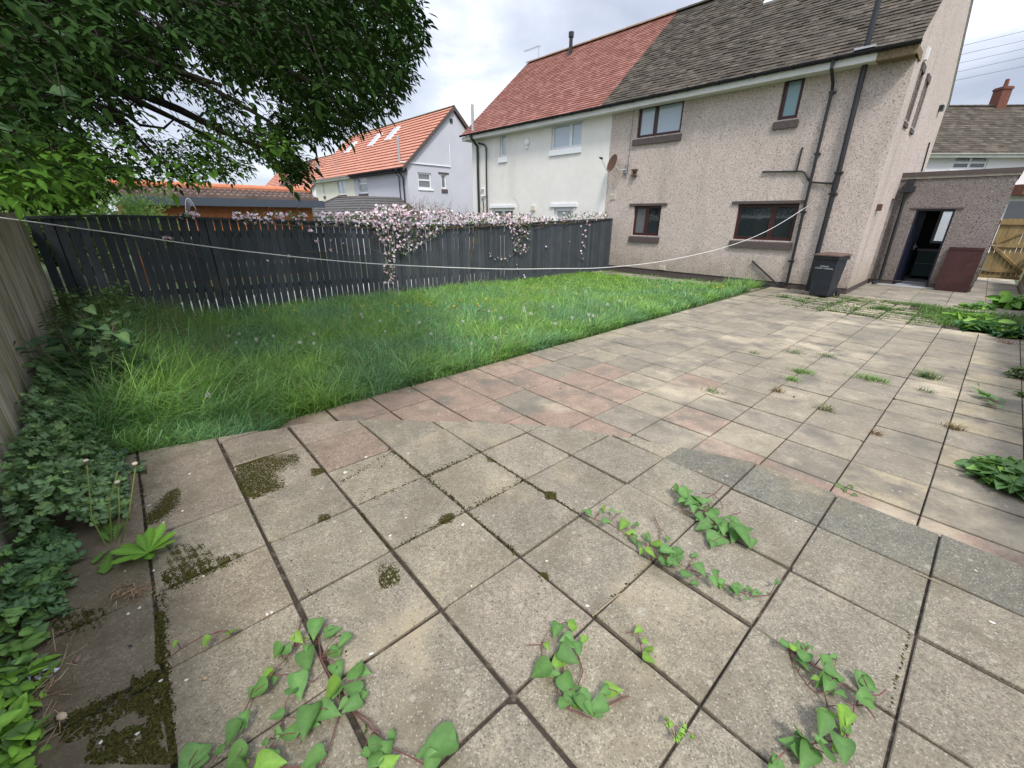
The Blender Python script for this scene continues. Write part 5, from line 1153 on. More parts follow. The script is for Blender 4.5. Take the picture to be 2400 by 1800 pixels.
# ------------------------------------------------------------------ dandelions on the lawn
fl = MB(); fl.lathe([(0, .0), (.012, .004), (.019, .012), (.016, .017), (0, .018)], 9, col=(.80, .58, .02)); st = MB().tube([(0, 0, -.24), (.004, 0, -.12), (0, 0, 0)], .002, 5, col=(.16, .22, .07))
ck = MB()
for d in rdir(90):
    d = Vector(d) * .022; s_ = d.orthogonal().normalized() * .004; ck.add([d * .35, d + s_, d - s_], [(0, 1, 2)], (.75, .74, .70)); t_ = d.cross(s_).normalized() * .004; ck.add([d * .35, d + t_, d - t_], [(0, 1, 2)], (.75, .74, .70))
protoY = rootw('dandelion_flower', (0, 0, 0)); tag(protoY, 'small yellow dandelion flower standing in the long grass', 'flower', 'yellow dandelions in the lawn'); fl.build('flower_head', M['petal'], protoY); st.build('stalk', M['stem'], protoY)
protoW = rootw('dandelion_clock', (0, 0, 0)); tag(protoW, 'round white dandelion seed head above the grass', 'seed head', 'dandelion clocks in the lawn'); ck.build('seed_head', M['petal'], protoW); st.build('stalk', M['stem'], protoW)
def dup(r):
    c = r.copy(); COL.objects.link(c)
    for ch in r.children: d = ch.copy(); COL.objects.link(d); d.parent = c
    return c
YPX = [(825, 718), (848, 720), (852, 716), (868, 722), (915, 706), (926, 709), (933, 716), (983, 706), (997, 705), (1008, 709), (1006, 716), (1022, 715), (955, 728), (1052, 720), (1064, 717), (1120, 712), (1122, 716), (1138, 700), (1134, 726), (1195, 688), (1212, 707), (1235, 683), (1247, 674), (1258, 676), (1262, 673), (1230, 673), (1258, 705), (1178, 706), (1160, 726), (1080, 704), (1040, 724), (1300, 690), (903, 729), (620, 728), (690, 727), (378, 712), (392, 714), (370, 710), (1540, 670), (1552, 684), (1590, 668), (1733, 675), (1690, 690), (1600, 678), (1630, 690), (1745, 681), (1350, 688)]
WPX = [(846, 735), (850, 741), (890, 750), (902, 774), (735, 780), (1010, 780), (983, 754), (1084, 751), (1146, 727), (1174, 743), (1243, 733), (1245, 734), (1228, 720), (1229, 727), (1296, 717), (1341, 743), (1390, 738), (1452, 704), (1424, 712), (1130, 811), (1223, 808), (320, 723), (362, 757), (390, 782), (452, 822), (500, 958), (535, 785), (553, 800), (600, 795), (640, 785), (702, 800), (600, 792), (520, 768), (560, 780), (440, 778), (735, 802), (1490, 800), (1380, 735)]
for k, (px, pr_) in enumerate([(q, protoY) for q in YPX] + [(q, protoW) for q in WPX]):
    p = at(*px, .24 if pr_ is protoY else .31); a, b = ab(p); p.z += ground_h(a, b) + .03
    if a < -6.95 or a > -1.9: p = loc(min(max(a, -6.9), -1.98), b, p.z)
    o = pr_ if px in (YPX[0], WPX[0]) else dup(pr_); o.location = p; s_ = rnd.uniform(.85, 1.2) * (1.0 if p.y > 6 else .8); o.scale = (s_, s_, s_); o.rotation_euler = (rnd.uniform(-.3, .3), rnd.uniform(-.3, .3), rnd.uniform(0, 6))

# ------------------------------------------------------------------ clematis along the charcoal fence
CL = rootw('clematis', loc(FA + .02, -8.0, 0)); tag(CL, 'pink flowered clematis climbing along the top of the charcoal fence', 'climbing plant')
CO = CL.location; PETAL4 = []
fv, ff = [], []
for k in range(4):
    a = k * math.pi / 2; c, s_ = math.cos(a), math.sin(a)
    for x, y, z in ((0, 0, 0), (.22, .28, .05), (.16, .62, .10), (0, .72, .08), (-.16, .62, .10), (-.22, .28, .05)): fv.append((x * c - y * s_, x * s_ + y * c, z))
    b_ = 6 * k; ff += [(b_, b_ + 1, b_ + 2, b_ + 3), (b_, b_ + 3, b_ + 4, b_ + 5)]
FLOWER = (np.array(fv), ff)
def fplane(u, v, off=.05): return on(u, v, loc(FA + off, 0), EX)
# zones in the photograph's pixels, taken to the plane of the fence: (polygon-ish box, count, how far it stands proud)
pos = []; lp = []
def zone(x0, x1, y0, y1, nf, nl, dep=(.02, .25), tri=None):
    for cnt, out in ((nf, pos), (nl, lp)):
        for _ in range(int(cnt * (1.9 if out is pos else 1.9))):
            u = rnd.uniform(x0, x1); v = rnd.uniform(y0, y1)
            if tri and not tri(u, v): continue
            p = fplane(u, v, rnd.uniform(*dep)); out.append(p)
zone(540, 720, 498, 524, 90, 80, (-.25, .1)); zone(740, 860, 497, 530, 110, 100, (-.3, .12)); zone(420, 470, 498, 512, 14, 20, (-.2, .1))
zone(860, 1060, 492, 536, 300, 260, (-.35, .15)); zone(880, 960, 480, 505, 90, 60, (-.35, .1))
zone(1060, 1245, 500, 530, 330, 330, (-.3, .12)); zone(1245, 1330, 508, 524, 80, 80, (-.2, .1)); zone(1320, 1425, 498, 520, 55, 110, (-.2, .1))
zone(875, 1045, 525, 600, 190, 190, (.03, .16), tri=lambda u, v: v < 600 - abs(u - 950) * .62)
zone(900, 925, 570, 665, 34, 40, (.02, .1)); zone(1190, 1242, 522, 595, 60, 70, (.03, .12), tri=lambda u, v: u > 1190 + (v - 522) * .25)
for c in ((1160, 608), (1167, 604), (1175, 607), (1184, 606), (1195, 600), (1148, 594), (1149, 600), (1206, 585), (1212, 590), (1362, 530), (1372, 540), (1373, 554), (1366, 550), (1365, 568), (1368, 576), (1371, 580), (1362, 588), (1363, 594), (1359, 604), (1362, 608), (1366, 606), (1375, 525), (1382, 527), (1211, 620), (1212, 628), (1228, 645), (1230, 650), (725, 541), (740, 565), (743, 566), (776, 563), (805, 570), (775, 586), (730, 540), (390, 557), (398, 558), (384, 557), (627, 611), (677, 600), (1335, 566), (1280, 578)):
    pos.append(fplane(*c, .05)); lp.append(fplane(c[0] + 4, c[1] + 3, .04))
pos = np.array([np.array(p - CO) for p in pos]); lp = np.array([np.array(p - CO) for p in lp]); n = len(pos)
nm = rdir(n) * .7 + np.array([[.5, -.4, .5]]); fc = colv(n, (.84, .58, .67), .1, (.88, .80, .85), .5)
vis_first = 100; fb = batch(FLOWER, pos[vis_first:], rdir(n - vis_first), nm[vis_first:], NR.uniform(.034, .054, n - vis_first), fc[vis_first:])
o = leafmesh('flower_mass', [fb], M['petal'], CL); tag(o, kind='stuff')
idx = NR.permutation(vis_first)
for i in range(vis_first):
    j = n - 1 - i if i < 42 else i
    leafmesh('flower', [batch(FLOWER, pos[j:j + 1], rdir(1), nm[j:j + 1], np.array([.050]), fc[j:j + 1])], M['petal'], CL)
n = len(lp); leafmesh('leaves', [batch(OVATE, lp, rdir(n), rdir(n) * .7 + np.array([[.4, -.3, .6]]), NR.uniform(.04, .075, n), colv(n, (.075, .135, .035), .35, (.13, .09, .05), .2))], M['leaf'], CL)
sm = MB()
def stemline(pxs, r=.005, col=(.16, .11, .07), off=.04):
    pts = [fplane(u + rnd.uniform(-1.5, 1.5), v + rnd.uniform(-1.5, 1.5), off + rnd.uniform(-.02, .02)) - CO for u, v in pxs]; sm.tube(pts, r, 4, col=col, caps=False)
stemline([(560, 522), (640, 527), (720, 529), (800, 531), (880, 533), (960, 535), (1050, 534), (1130, 529), (1240, 526), (1330, 522), (1415, 516)], .008); stemline([(1020, 528), (1100, 531), (1170, 527), (1250, 523)], .01)
for q in ([(680, 525), (688, 545), (700, 570), (712, 588), (745, 590), (780, 583), (830, 579)], [(385, 560), (440, 590), (480, 606)], [(627, 618), (660, 612), (678, 600)], [(800, 575), (860, 578), (905, 600), (915, 650)], [(1117, 530), (1115, 550), (1108, 580), (1104, 600)], [(1098, 545), (1112, 534), (1122, 545)], [(1060, 640), (1075, 668), (1095, 670), (1102, 650), (1095, 625)], [(1290, 660), (1293, 610), (1270, 590)], [(1150, 550), (1160, 533), (1172, 528)], [(1195, 600), (1215, 585), (1205, 560), (1200, 535)], [(1360, 605), (1366, 570), (1370, 540), (1360, 522)], [(1250, 537), (1265, 530), (1290, 527)], [(1310, 540), (1330, 525), (1345, 518)], [(560, 540), (545, 560), (548, 585)], [(290, 520), (330, 545), (345, 540)], [(900, 590), (870, 560), (885, 535)]): stemline(q)
for _ in range(150):   # brown twiggy growth above the fence top
    u = rnd.gauss(985, 70) if rnd.random() < .7 else rnd.uniform(560, 1420); v = rnd.uniform(496, 515); h_ = rnd.uniform(8, 46) * (1 if 900 < u < 1060 else .45); dx = rnd.uniform(-16, 22)
    p0, p1, p2 = fplane(u, v, -.15), fplane(u + dx * .4, v - h_ * .6, -.15 + rnd.uniform(-.2, .2)), fplane(u + dx, v - h_, -.15 + rnd.uniform(-.3, .3)); sm.tube([p0 - CO, p1 - CO, p2 - CO], [.004, .003, .002], 3, col=(.22, .12, .09), caps=False)
sm.tube([fplane(*q, 0) - CO for q in ((1200, 506), (1214, 495), (1216, 483), (1210, 470), (1203, 464))], .004, 4, col=(.1, .09, .05))
sm.build('stems', M['stem'], CL)
dt = []
for u0, u1, v0, v1, k in ((900, 1060, 475, 500, 420), (1060, 1240, 492, 506, 160), (1390, 1425, 492, 512, 60)):
    for _ in range(k):
        u = rnd.uniform(u0, u1); v = v1 - (v1 - v0) * rnd.random() ** 1.6 * (1 if abs(u - 985) < 60 else .5); dt.append(np.array(fplane(u, v, -.2 + rnd.uniform(-.2, .2)) - CO))
dt = np.array(dt); n = len(dt); leafmesh('young_leaves', [batch(OVATE, dt, rdir(n), rdir(n), NR.uniform(.02, .04, n), colv(n, (.24, .13, .10), .3, (.15, .15, .05), .3))], M['leaf'], CL)
# ------------------------------------------------------------------ plants on and beside the paving
GREEN, LIME, DARK = (.115, .24, .065), (.18, .33, .05), (.055, .12, .05)
def trail(name, label, leaves, stems, z=NEARZ, size=.067, col=GREEN, alt=LIME, hgt=(.02, .065), shp=HEART, cat='bindweed', p=.16, redstem=True):
    """creeping weed: leaves = [(u, v, scale)], stems = [[(u,v)...]] given where they show, standing a few centimetres above the slabs"""
    allu = [q[0] for q in leaves]; allv = [q[1] for q in leaves]; c = at(sum(allu) / len(allu), sum(allv) / len(allv), z)
    o = rootw(name, c); tag(o, label, cat); mb = MB(); k = len(leaves); P = []
    for q in leaves: h = rnd.uniform(*hgt); pt = at(q[0], q[1], z + h); P.append(np.array(pt - c))
    big = [q for q in leaves if len(q) > 2 and q[2] > .65]
    if len(leaves) > 6:
        extra = [(q[0] + rnd.gauss(0, 14), q[1] + rnd.gauss(0, 11), q[2] * rnd.uniform(.3, .7)) for q in big for _ in range(1)]
        for q in extra: P.append(np.array(at(q[0], q[1], z + rnd.uniform(.015, hgt[1] * .8)) - c))
        leaves = leaves + extra; k = len(leaves)
    P = np.array(P); s_ = np.array([(q[2] if len(q) > 2 else 1) for q in leaves]) * size * NR.uniform(.85, 1.15, k)
    ax = np.stack([NR.normal(0, .9, k), NR.normal(-.45, .6, k), NR.uniform(-.45, .15, k)], 1); nm = np.stack([NR.normal(0, .28, k), NR.normal(-.25, .25, k), np.ones(k)], 1)
    ax /= np.linalg.norm(ax, axis=1, keepdims=True); P0 = P - ax * s_[:, None] * .45
    leafmesh('leaves', [batch(shp, P0, ax, nm, s_, colv(k, col, .16, alt, p))], M['leaf'], o)
    sc = (.16, .07, .06) if redstem else (.14, .2, .07)
    for st_ in stems:
        pts = []
        for i, q in enumerate(st_): pts.append(at(q[0], q[1], z + (.006 if i == 0 else rnd.uniform(.012, .05))) - c)
        mb.tube(pts, .0023, 5, col=sc)
    allst = [at(q[0], q[1], z + .012) - c for st_ in stems for q in st_]
    for i in range(k):
        b0 = Vector(P0[i]); 
        if allst:
            e_ = min(allst, key=lambda s: (s - b0).length)
            if (e_ - b0).length < .35: mb.tube([e_, (e_ + b0) / 2 + Vector((0, 0, .012)), b0], .0016, 4, col=sc)
    if mb.v: mb.build('stems', M['stem'], o)
    return o
def Z(lst, x0, y0, s): return [(x0 + q[0] * s, y0 + q[1] * s, *(q[2:])) for q in lst]
z3_ = lambda l: Z(l, 0, 1000, .4823); z4_ = lambda l: Z(l, 800, 1000, .4822); z5_ = lambda l: Z(l, 1500, 1100, .42194); z6_ = lambda l: Z(l, 1600, 950, .22604); z7_ = lambda l: Z(l, 1900, 650, .22604)
trail('bindweed', 'large bindweed with heart shaped leaves spreading over the open slab joint', z3_([(1530, 985, 1.15), (1620, 990, .9), (1670, 1040, .85), (1490, 1140, 1.3), (1610, 1095, .9), (1450, 1262, 1.25), (1255, 1280, .85), (1290, 1225, .8), (1345, 1095, .95), (1450, 1030, .75), (1640, 1185, .8), (1740, 1170, 1.0), (1610, 1282, .9), (1705, 1270, .9), (1705, 1355, 1.0), (1600, 1385, 1.1), (1490, 1435, 1.25), (1400, 1490, .85), (1340, 1405, .6), (1190, 1425, .55), (1125, 1490, .8), (1285, 1535, .3), (1060, 1575, .5), (1750, 1320, .6), (1380, 1090, .7)]), [z3_(q) for q in ([(1465, 930), (1430, 1070), (1380, 1140), (1310, 1200), (1215, 1330), (1150, 1450), (1060, 1590), (1030, 1640)], [(1300, 1170), (1340, 1205), (1440, 1205), (1520, 1240)], [(1540, 960), (1560, 1130), (1650, 1300), (1650, 1390), (1600, 1560), (1560, 1650)], [(1720, 1380), (1800, 1430), (1850, 1490)], [(1380, 1410), (1340, 1520), (1270, 1650)])])
trail('bindweed', 'bright young bindweed sprays along the bottom edge below the large one', z3_([(1510, 1625, 1.0), (1320, 1635, 1.1), (920, 1645, 1.2), (1135, 1630, 1.1), (1180, 1650, .8), (1285, 1540, .35), (1355, 1510, .3)]) , [z3_([(900, 1700), (1135, 1660), (1300, 1660), (1510, 1650), (1560, 1560)])], col=(.13, .26, .07))
trail('bindweed', 'bindweed with one very large leaf beside the dark open joint', z4_([(455, 1555, 1.55), (180, 1540, .8), (210, 1600, .9), (120, 1470, .65), (240, 1628, .8), (430, 1645, .8), (250, 1505, .5), (165, 1600, .8)]), [z4_(q) for q in ([(60, 1390), (160, 1480), (240, 1560), (330, 1600), (400, 1640)], [(240, 1560), (235, 1490)])])
trail('bindweed', 'tangled bindweed curling out of the joint in the middle of the slabs', z4_([(1045, 990, .9), (1090, 1030, .7), (1110, 1120, 1.15), (1150, 1080, .8), (1045, 1150, .8), (965, 1185, 1.25), (1040, 1195, .55), (1000, 1068, .4), (1105, 1265, 1.0), (1130, 1310, .9), (1190, 1350, 1.0), (1240, 1360, .9), (1085, 1345, .65), (1325, 1280, .9), (1245, 1400, .5), (1130, 968, .8), (1100, 1060, .8), (1175, 1355, .8)]), [z4_(q) for q in ([(1115, 960), (1090, 1080), (1075, 1190), (1110, 1280), (1170, 1350), (1260, 1375), (1370, 1320), (1400, 1310)], [(1150, 1110), (1175, 1190), (1150, 1260), (1110, 1280)], [(1050, 1200), (1050, 1290), (1100, 1370), (1220, 1420)], [(975, 1110), (970, 1060), (905, 1062)])])
trail('bindweed', 'small upright bindweed shoot beside a slab corner', z4_([(1440, 990, .55), (1480, 1045, .35), (1490, 1085, .45), (1497, 1130, .75)]), [z4_([(1460, 1120), (1455, 1060), (1440, 1000), (1385, 1000)])], col=LIME, hgt=(.02, .05))
trail('bindweed', 'long bindweed trailing diagonally along a joint in small leaf groups', z4_([(1205, 420, .7), (1275, 405, .7), (1320, 410, .6), (1290, 460, .8), (1370, 480, .9), (1400, 520, .9), (1425, 550, .8), (1490, 540, .7), (1505, 615, .95), (1525, 570, .8), (1590, 600, .9), (1625, 615, .9), (1630, 650, .8), (1570, 655, .8), (1545, 640, .6), (1450, 575, .6), (1585, 545, .6)]) + z5_([(60, 470, .9), (150, 455, .8), (200, 480, 1.0), (190, 520, .9), (120, 515, .5), (165, 525, .5), (300, 480, .6), (265, 585, .9), (340, 560, .8), (420, 580, .6), (415, 625, .7), (460, 620, .7), (535, 680, .9), (520, 660, .7), (640, 690, .7), (610, 665, .5), (710, 690, .35), (755, 630, .4), (565, 655, .5)]), [z4_([(1180, 425), (1230, 450), (1300, 470), (1400, 530), (1500, 590), (1600, 640)]), z5_([(60, 480), (180, 500), (260, 550), (340, 580), (440, 620), (540, 680), (640, 705), (720, 700)]), z4_([(1545, 590), (1550, 500), (1520, 435)])], size=.062)
trail('bindweed', 'dense bindweed clump with twining tips lying across four slabs', z6_([(-60, 880, .8), (30, 930, 1.1), (-10, 990, .9), (80, 1000, 1.1), (170, 990, 1.0), (110, 1075, .8), (190, 1170, .9), (200, 1255, 1.1), (320, 1150, 1.0), (375, 1390, 1.4), (380, 1220, 1.0), (470, 1165, .8), (430, 1270, 1.0), (540, 1330, 1.3), (640, 1370, 1.3), (570, 1220, .8), (650, 1290, .9), (500, 1290, 1.1), (260, 1060, .7), (290, 1120, .9), (420, 1300, .8), (250, 1210, .8), (10, 1010, .8), (130, 1000, .8)]), [z6_(q) for q in ([(-120, 870), (0, 950), (150, 1050), (260, 1150), (380, 1260), (520, 1350), (640, 1400)], [(200, 905), (310, 915), (390, 990), (420, 1060), (330, 1080), (200, 1080), (60, 1130), (0, 1090)], [(420, 830), (330, 920), (240, 960)], [(520, 1280), (570, 1180), (480, 1140), (600, 1110)])], size=.07)
trail('bindweed', 'bindweed strung along the joint in front of the pale scratch', z5_([(815, 975, .7), (845, 980, .6), (880, 990, .7), (930, 1035, 1.0), (910, 1085, .75), (1035, 1095, .9), (1075, 1130, .8), (1005, 1175, .9), (1040, 1205, .9), (1095, 1165, .6), (1110, 1245, .5)]), [z5_(q) for q in ([(800, 970), (900, 1040), (970, 1090), (1060, 1150), (1160, 1220)], [(830, 1020), (880, 1130), (930, 1200), (975, 1240)])], size=.06)
trail('bindweed', 'little bindweed tuft with curled brown tips at the joint', z5_([(1230, 1180, .8), (1280, 1200, .7), (1235, 1250, .8), (1265, 1290, 1.0), (1240, 1165, .5)]), [z5_(q) for q in ([(1200, 1240), (1260, 1250), (1330, 1255), (1365, 1225)], [(1200, 1310), (1250, 1310), (1305, 1380)])], size=.06)
trail('bindweed', 'open bindweed with paired leaves on long stems near the bottom of the patio', z5_([(900, 1470, 1.1), (835, 1525, .9), (925, 1600, 1.1), (1015, 1425, 1.0), (1050, 1370, .8), (1125, 1405, 1.3), (1030, 1550, 1.1), (1130, 1560, 1.2), (740, 1645, .9), (1150, 1420, .9)]), [z5_(q) for q in ([(820, 1560), (900, 1550), (970, 1520), (1060, 1510), (1150, 1500), (1165, 1440)], [(1025, 1500), (1020, 1440)], [(905, 1550), (905, 1480)], [(1180, 1420), (1190, 1310), (1150, 1290)], [(1040, 1320), (1025, 1240)])], size=.062)
trail('joint_weed', 'tiny mixed weeds at a slab corner near the bottom edge', z5_([(150, 1390, .5), (165, 1415, .5), (220, 1480, .5), (245, 1430, .5), (205, 1500, .5), (290, 1485, .4), (235, 1460, .5)]), [z5_([(200, 1505), (230, 1460), (250, 1420)])], size=.045, shp=LOBED, cat='weed', col=LIME)
trail('bindweed', 'small isolated bindweed plant on the buff slabs', z7_([(1765, 1200, 1.0), (1830, 1210, 1.2), (1880, 1232, 1.0), (1860, 1290, 1.1), (1930, 1265, .9), (1905, 1310, .9), (2005, 1290, .5), (1790, 1225, .8)]), [z7_([(1740, 1190), (1830, 1240), (1900, 1290), (2010, 1290)])], z=0, size=.085)
trail('bindweed', 'single small leaves of bindweed crossing the mossy slab joint', z3_([(1140, 990, .75), (1000, 1045, .5), (850, 1058, .35)]), [z3_([(790, 1145), (880, 1080), (980, 1020), (1100, 990)])], col=LIME)
trail('joint_weed', 'three leaved weed at the corner of the upper step', z5_([(1110, 95, .6), (1135, 110, .5), (1170, 100, .6), (1185, 145, .6), (1140, 120, .5)]), [z5_([(1130, 125), (1190, 145)])], size=.07, cat='weed', col=(.11, .17, .06), z=.1)
# clump of bindweed at the right-hand edge
def clump(name, label, cat, c, rad, n, size, col, alt, shp, hz_=(0, 1), flat=.9):
    o = rootw(name, c); tag(o, label, cat); q = rdir(n) * (NR.uniform(.2, 1, n) ** .5)[:, None] * np.array(rad)[None]; q[:, 2] = np.abs(q[:, 2]) + .015
    ax = rdir(n, -.6, .3); nm = rdir(n) * .45 + np.array([[0, 0, flat]]); leafmesh('leaves', [batch(shp, q, ax, nm, NR.uniform(.7, 1.25, n) * size, colv(n, col, .25, alt))], M['leaf'], o)
    s_ = MB()
    for i in range(14): e_ = Vector(q[i]); s_.tube([(e_.x * .2, e_.y * .2, 0), e_ * .6, e_], .003, 4, col=(.12, .15, .06))
    s_.build('stems', M['stem'], o); return o
clump('bindweed_clump', 'thick leafy bindweed mound spilling over the slabs from the side fence', 'bindweed', at(2395, 1140, 0), (.27, .32, .13), 420, .078, (.10, .20, .06), (.16, .29, .06), HEART)
clump('side_weed', 'small pale weed at the edge of the buff slabs', 'weed', at(2385, 885, 0), (.12, .12, .12), 90, .05, (.12, .2, .07), (.2, .25, .1), LOBED)
clump('side_weed', 'low weed sprig below the pale one at the edge', 'weed', at(2398, 930, 0), (.07, .07, .06), 30, .05, (.10, .18, .06), LIME, OVATE)
# weedy corner beyond the slabs
for k, (u, v, r, n, s_, lb, c, shp) in enumerate(((2245, 750, (.28, .22, .16), 60, .26, 'bright green dandelion rosette at the start of the weed bed', (.16, .32, .04), DAND), (2320, 775, (.45, .25, .16), 150, .20, 'sprawling mid green weeds along the slab edge', (.07, .17, .05), OVATE), (2365, 720, (.30, .3, .28), 80, .24, 'tall broad leaved dock by the timber fence', (.12, .27, .04), OVATE), (2290, 722, (.4, .22, .1), 130, .12, 'low green clover patch in the middle of the weed bed', (.10, .21, .05), OVATE), (2385, 790, (.35, .25, .15), 120, .15, 'grey green leafy weeds at the end of the slab edge', (.07, .16, .06), LOBED))):
    o = clump('broad_weed', lb, 'weed', at(u, v, 0), r, n, s_, c, LIME, shp, flat=.6)
bed2 = MB(); pts = [loc(a, b, .004) for a, b in ((1.95, -3.05), (2.98, -2.65), (2.98, -.55), (1.3, -.55), (1.3, -1.2), (1.9, -1.6))]; bed2.add(pts, [tuple(range(6))]); tag(bed2.build('weed_bed_soil', M['dirt']), kind='structure')
# ------------------------------------------------------------------ grass in the joints
gp = []
def tuft(u, v, n, h, sp_, col=(.13, .25, .04), z=0.0):
    p = at(u, v, z); a, b = ab(p); A = a + NR.normal(0, sp_, n); Bc = b + NR.normal(0, sp_ * .6, n)
    return blades(A, Bc, np.full(n, z), NR.uniform(.4, 1, n) * h, np.full(n, .006), NR.uniform(.6, 1.4, n), colv(n, col, .25))
TF = [(1763, 828, 40, .07, .05, None), (1866, 828, 40, .09, .05, None), (1936, 835, 50, .09, .05, None), (1880, 874, 110, .09, .07, (.15, .33, .03)), (1856, 892, 70, .08, .05, (.15, .33, .03)), (1822, 918, 50, .08, .03, (.28, .2, .07)), (1670, 919, 50, .07, .05, None), (2042, 890, 160, .09, .09, (.16, .34, .03)), (2172, 885, 150, .15, .06, (.17, .25, .08)), (2163, 917, 40, .07, .04, None), (2234, 1005, 60, .09, .04, (.27, .2, .08)), (1932, 962, 50, .10, .04, (.2, .22, .06)), (2052, 1018, 30, .07, .02, (.28, .17, .06)), (2360, 805, 40, .1, .06, (.35, .15, .12))]
for k, (u, v, n, h, s_, c) in enumerate(TF):
    V, F, C = tuft(u, v, n, h, s_, c or (.14, .24, .05)); o = npmesh('grass_tuft', V - np.array(at(u, v, 0)), F, C, M['grass']); o.location = at(u, v, 0)
    tag(o, ['faint grass tuft in front of the pale stained slabs', 'small round grass tuft in the middle of the pale stained slabs', 'grass tuft at a joint beside a white petal', 'vivid green spreading grass tuft on a slab joint', 'vivid green tuft just below the larger one', 'reddish dry tuft on a slab joint', 'little yellow green tuft on the pinkish slabs', 'longest bright green tuft lying along a joint', 'bushy tuft with pale seed heads', 'short sprig below the bushy tuft', 'dry reddish spiky tuft at a joint of the buff slabs', 'straggly tuft beside the curved pink stain', 'small brown tuft where joints cross', 'pink dried weed near the weed bed'][k], 'grass tuft', 'tufts growing from the patio joints')
# grass growing between the strip pavers by the house
parts = []
for _ in range(420):
    i = rnd.randint(1, 8); e1 = rnd.uniform(23.2, 29.2) * .45; rowp = (e1 - y_end) % .245; e1 -= rowp
    e2 = E2_0 + rnd.uniform(2.2, 8) * PC; 
    if rnd.random() < .25: e2 = E2_0 + rnd.choice((3, 4, 5, 6, 7, 8)) * PC; e1 += rnd.uniform(0, .245)
    dens = (e2 - E2_0) / (8 * PC)
    if rnd.random() > dens: continue
    x, y = gpt(e2, e1); a, b = ab(Vector((x, y, 0)))
    if a > 2.9 or b > -.3: continue
    n = rnd.randint(8, 26); A = a + NR.normal(0, .06, n); Bc = b + NR.normal(0, .02, n); parts.append(blades(A, Bc, np.full(n, 0.0), NR.uniform(.02, .07, n), np.full(n, .009), NR.uniform(.5, 1.4, n), colv(n, (.13, .24, .045), .3)))
n = 2600; A = NR.uniform(1.5, 2.95, n); Bc = NR.uniform(-2.75, -.6, n); k = (Bc > -2.95 + (A - 1.9) * .3) & (A + Bc * .35 > .9); A, Bc = A[k], Bc[k]; parts.append(blades(A, Bc, np.full(len(A), 0.0), NR.uniform(.05, .16, len(A)), np.full(len(A), .01), NR.uniform(.4, 1.2, len(A)), colv(len(A), (.12, .24, .04), .3)))
n = 1500; A = NR.uniform(-6.9, -1.95, n); Bc = NR.uniform(-1.0, -.06, n); k = fnoise(A, Bc, 4.2, 2.2) > .35; A, Bc = A[k], Bc[k]; parts.append(blades(A, Bc, np.full(len(A), -.02), NR.uniform(.03, .12, len(A)), np.full(len(A), .01), NR.uniform(.4, 1.2, len(A)), colv(len(A), (.12, .22, .04), .3)))
V, F, C = merge(parts); tag(npmesh('joint_grass', V, F, C, M['grass']), 'grass sprouting from the joints of the narrow pavers by the house', 'grass', kind='stuff')
# clumps at pavers
for k, (u, v, n, lb) in enumerate(((1835, 697, 160, 'grass clump beside the foot of the wheeled bin'), (1880, 708, 140, 'flat green clump in front of the wheeled bin'), (2000, 705, 120, 'green clump beyond the bin on the narrow pavers'), (2068, 725, 260, 'dark green rounded clump among the narrow pavers'), (2155, 718, 420, 'largest grassy clump on the narrow pavers'))):
    V, F, C = tuft(u, v, n, .13, .09 if k != 4 else .17, (.12, .24, .05)); o = npmesh('grass_clump', V - np.array(at(u, v, 0)), F, C, M['grass']); o.location = at(u, v, 0); tag(o, lb, 'grass clump', 'clumps on the narrow pavers')

# ------------------------------------------------------------------ leafy growth along the weathered fence
def bedleaves(n, a0, a1, b0, b1, ztop, size, col, alt, shp, zmin=.0, zb=NEARZ):
    A = NR.uniform(a0, a1, n); Bc = b0 + (b1 - b0) * NR.random(n) ** 1.2; prof_ = np.clip(1 - ((Bc - b0) / (b1 - b0)) ** 2, .05, 1)
    h = (ztop * prof_) * np.clip(.7 + .4 * fnoise(A, Bc, 9, .3), .2, 1.2); z = zb + zmin + h * NR.uniform(.45, 1, n)
    P = np.array(C0)[None] + A[:, None] * np.array(EX) + Bc[:, None] * np.array(EY); P[:, 2] = z
    ax = rdir(n, -.6, .5); ax += np.array(EY)[None] * .2; nm = rdir(n) * .75 + np.array([[0.15, .3, 1.0]])
    return batch(shp, P, ax, nm, NR.uniform(.65, 1.3, n) * size, colv(n, col, .28, alt))
o = leafmesh('leafy_ground_cover', [bedleaves(3600, -3.6, -.75, -13.9, -13.52, .46, .055, (.19, .30, .135), (.25, .39, .14), LOBED), bedleaves(1500, -3.6, -1.3, -13.75, -13.3, .16, .05, (.12, .21, .11), (.17, .28, .1), LOBED, zb=.17)], M['leaf'])
tag(o, 'blue green lobed ground cover mounded along the weathered fence', 'ground cover', kind='stuff')
o = leafmesh('lime_ground_cover', [bedleaves(300, -.85, -.15, -13.9, -13.74, .20, .06, (.12, .22, .09), (.16, .29, .08), LOBED), bedleaves(120, -.4, .12, -13.9, -13.80, .12, .055, (.17, .31, .07), (.11, .2, .07), OVATE), bedleaves(190, .05, .60, -13.9, -13.775, .11, .06, (.20, .38, .05), (.14, .27, .06), OVATE)], M['leaf'])
tag(o, 'bright lime green leafy weeds in the near corner by the fence', 'ground cover', kind='stuff')
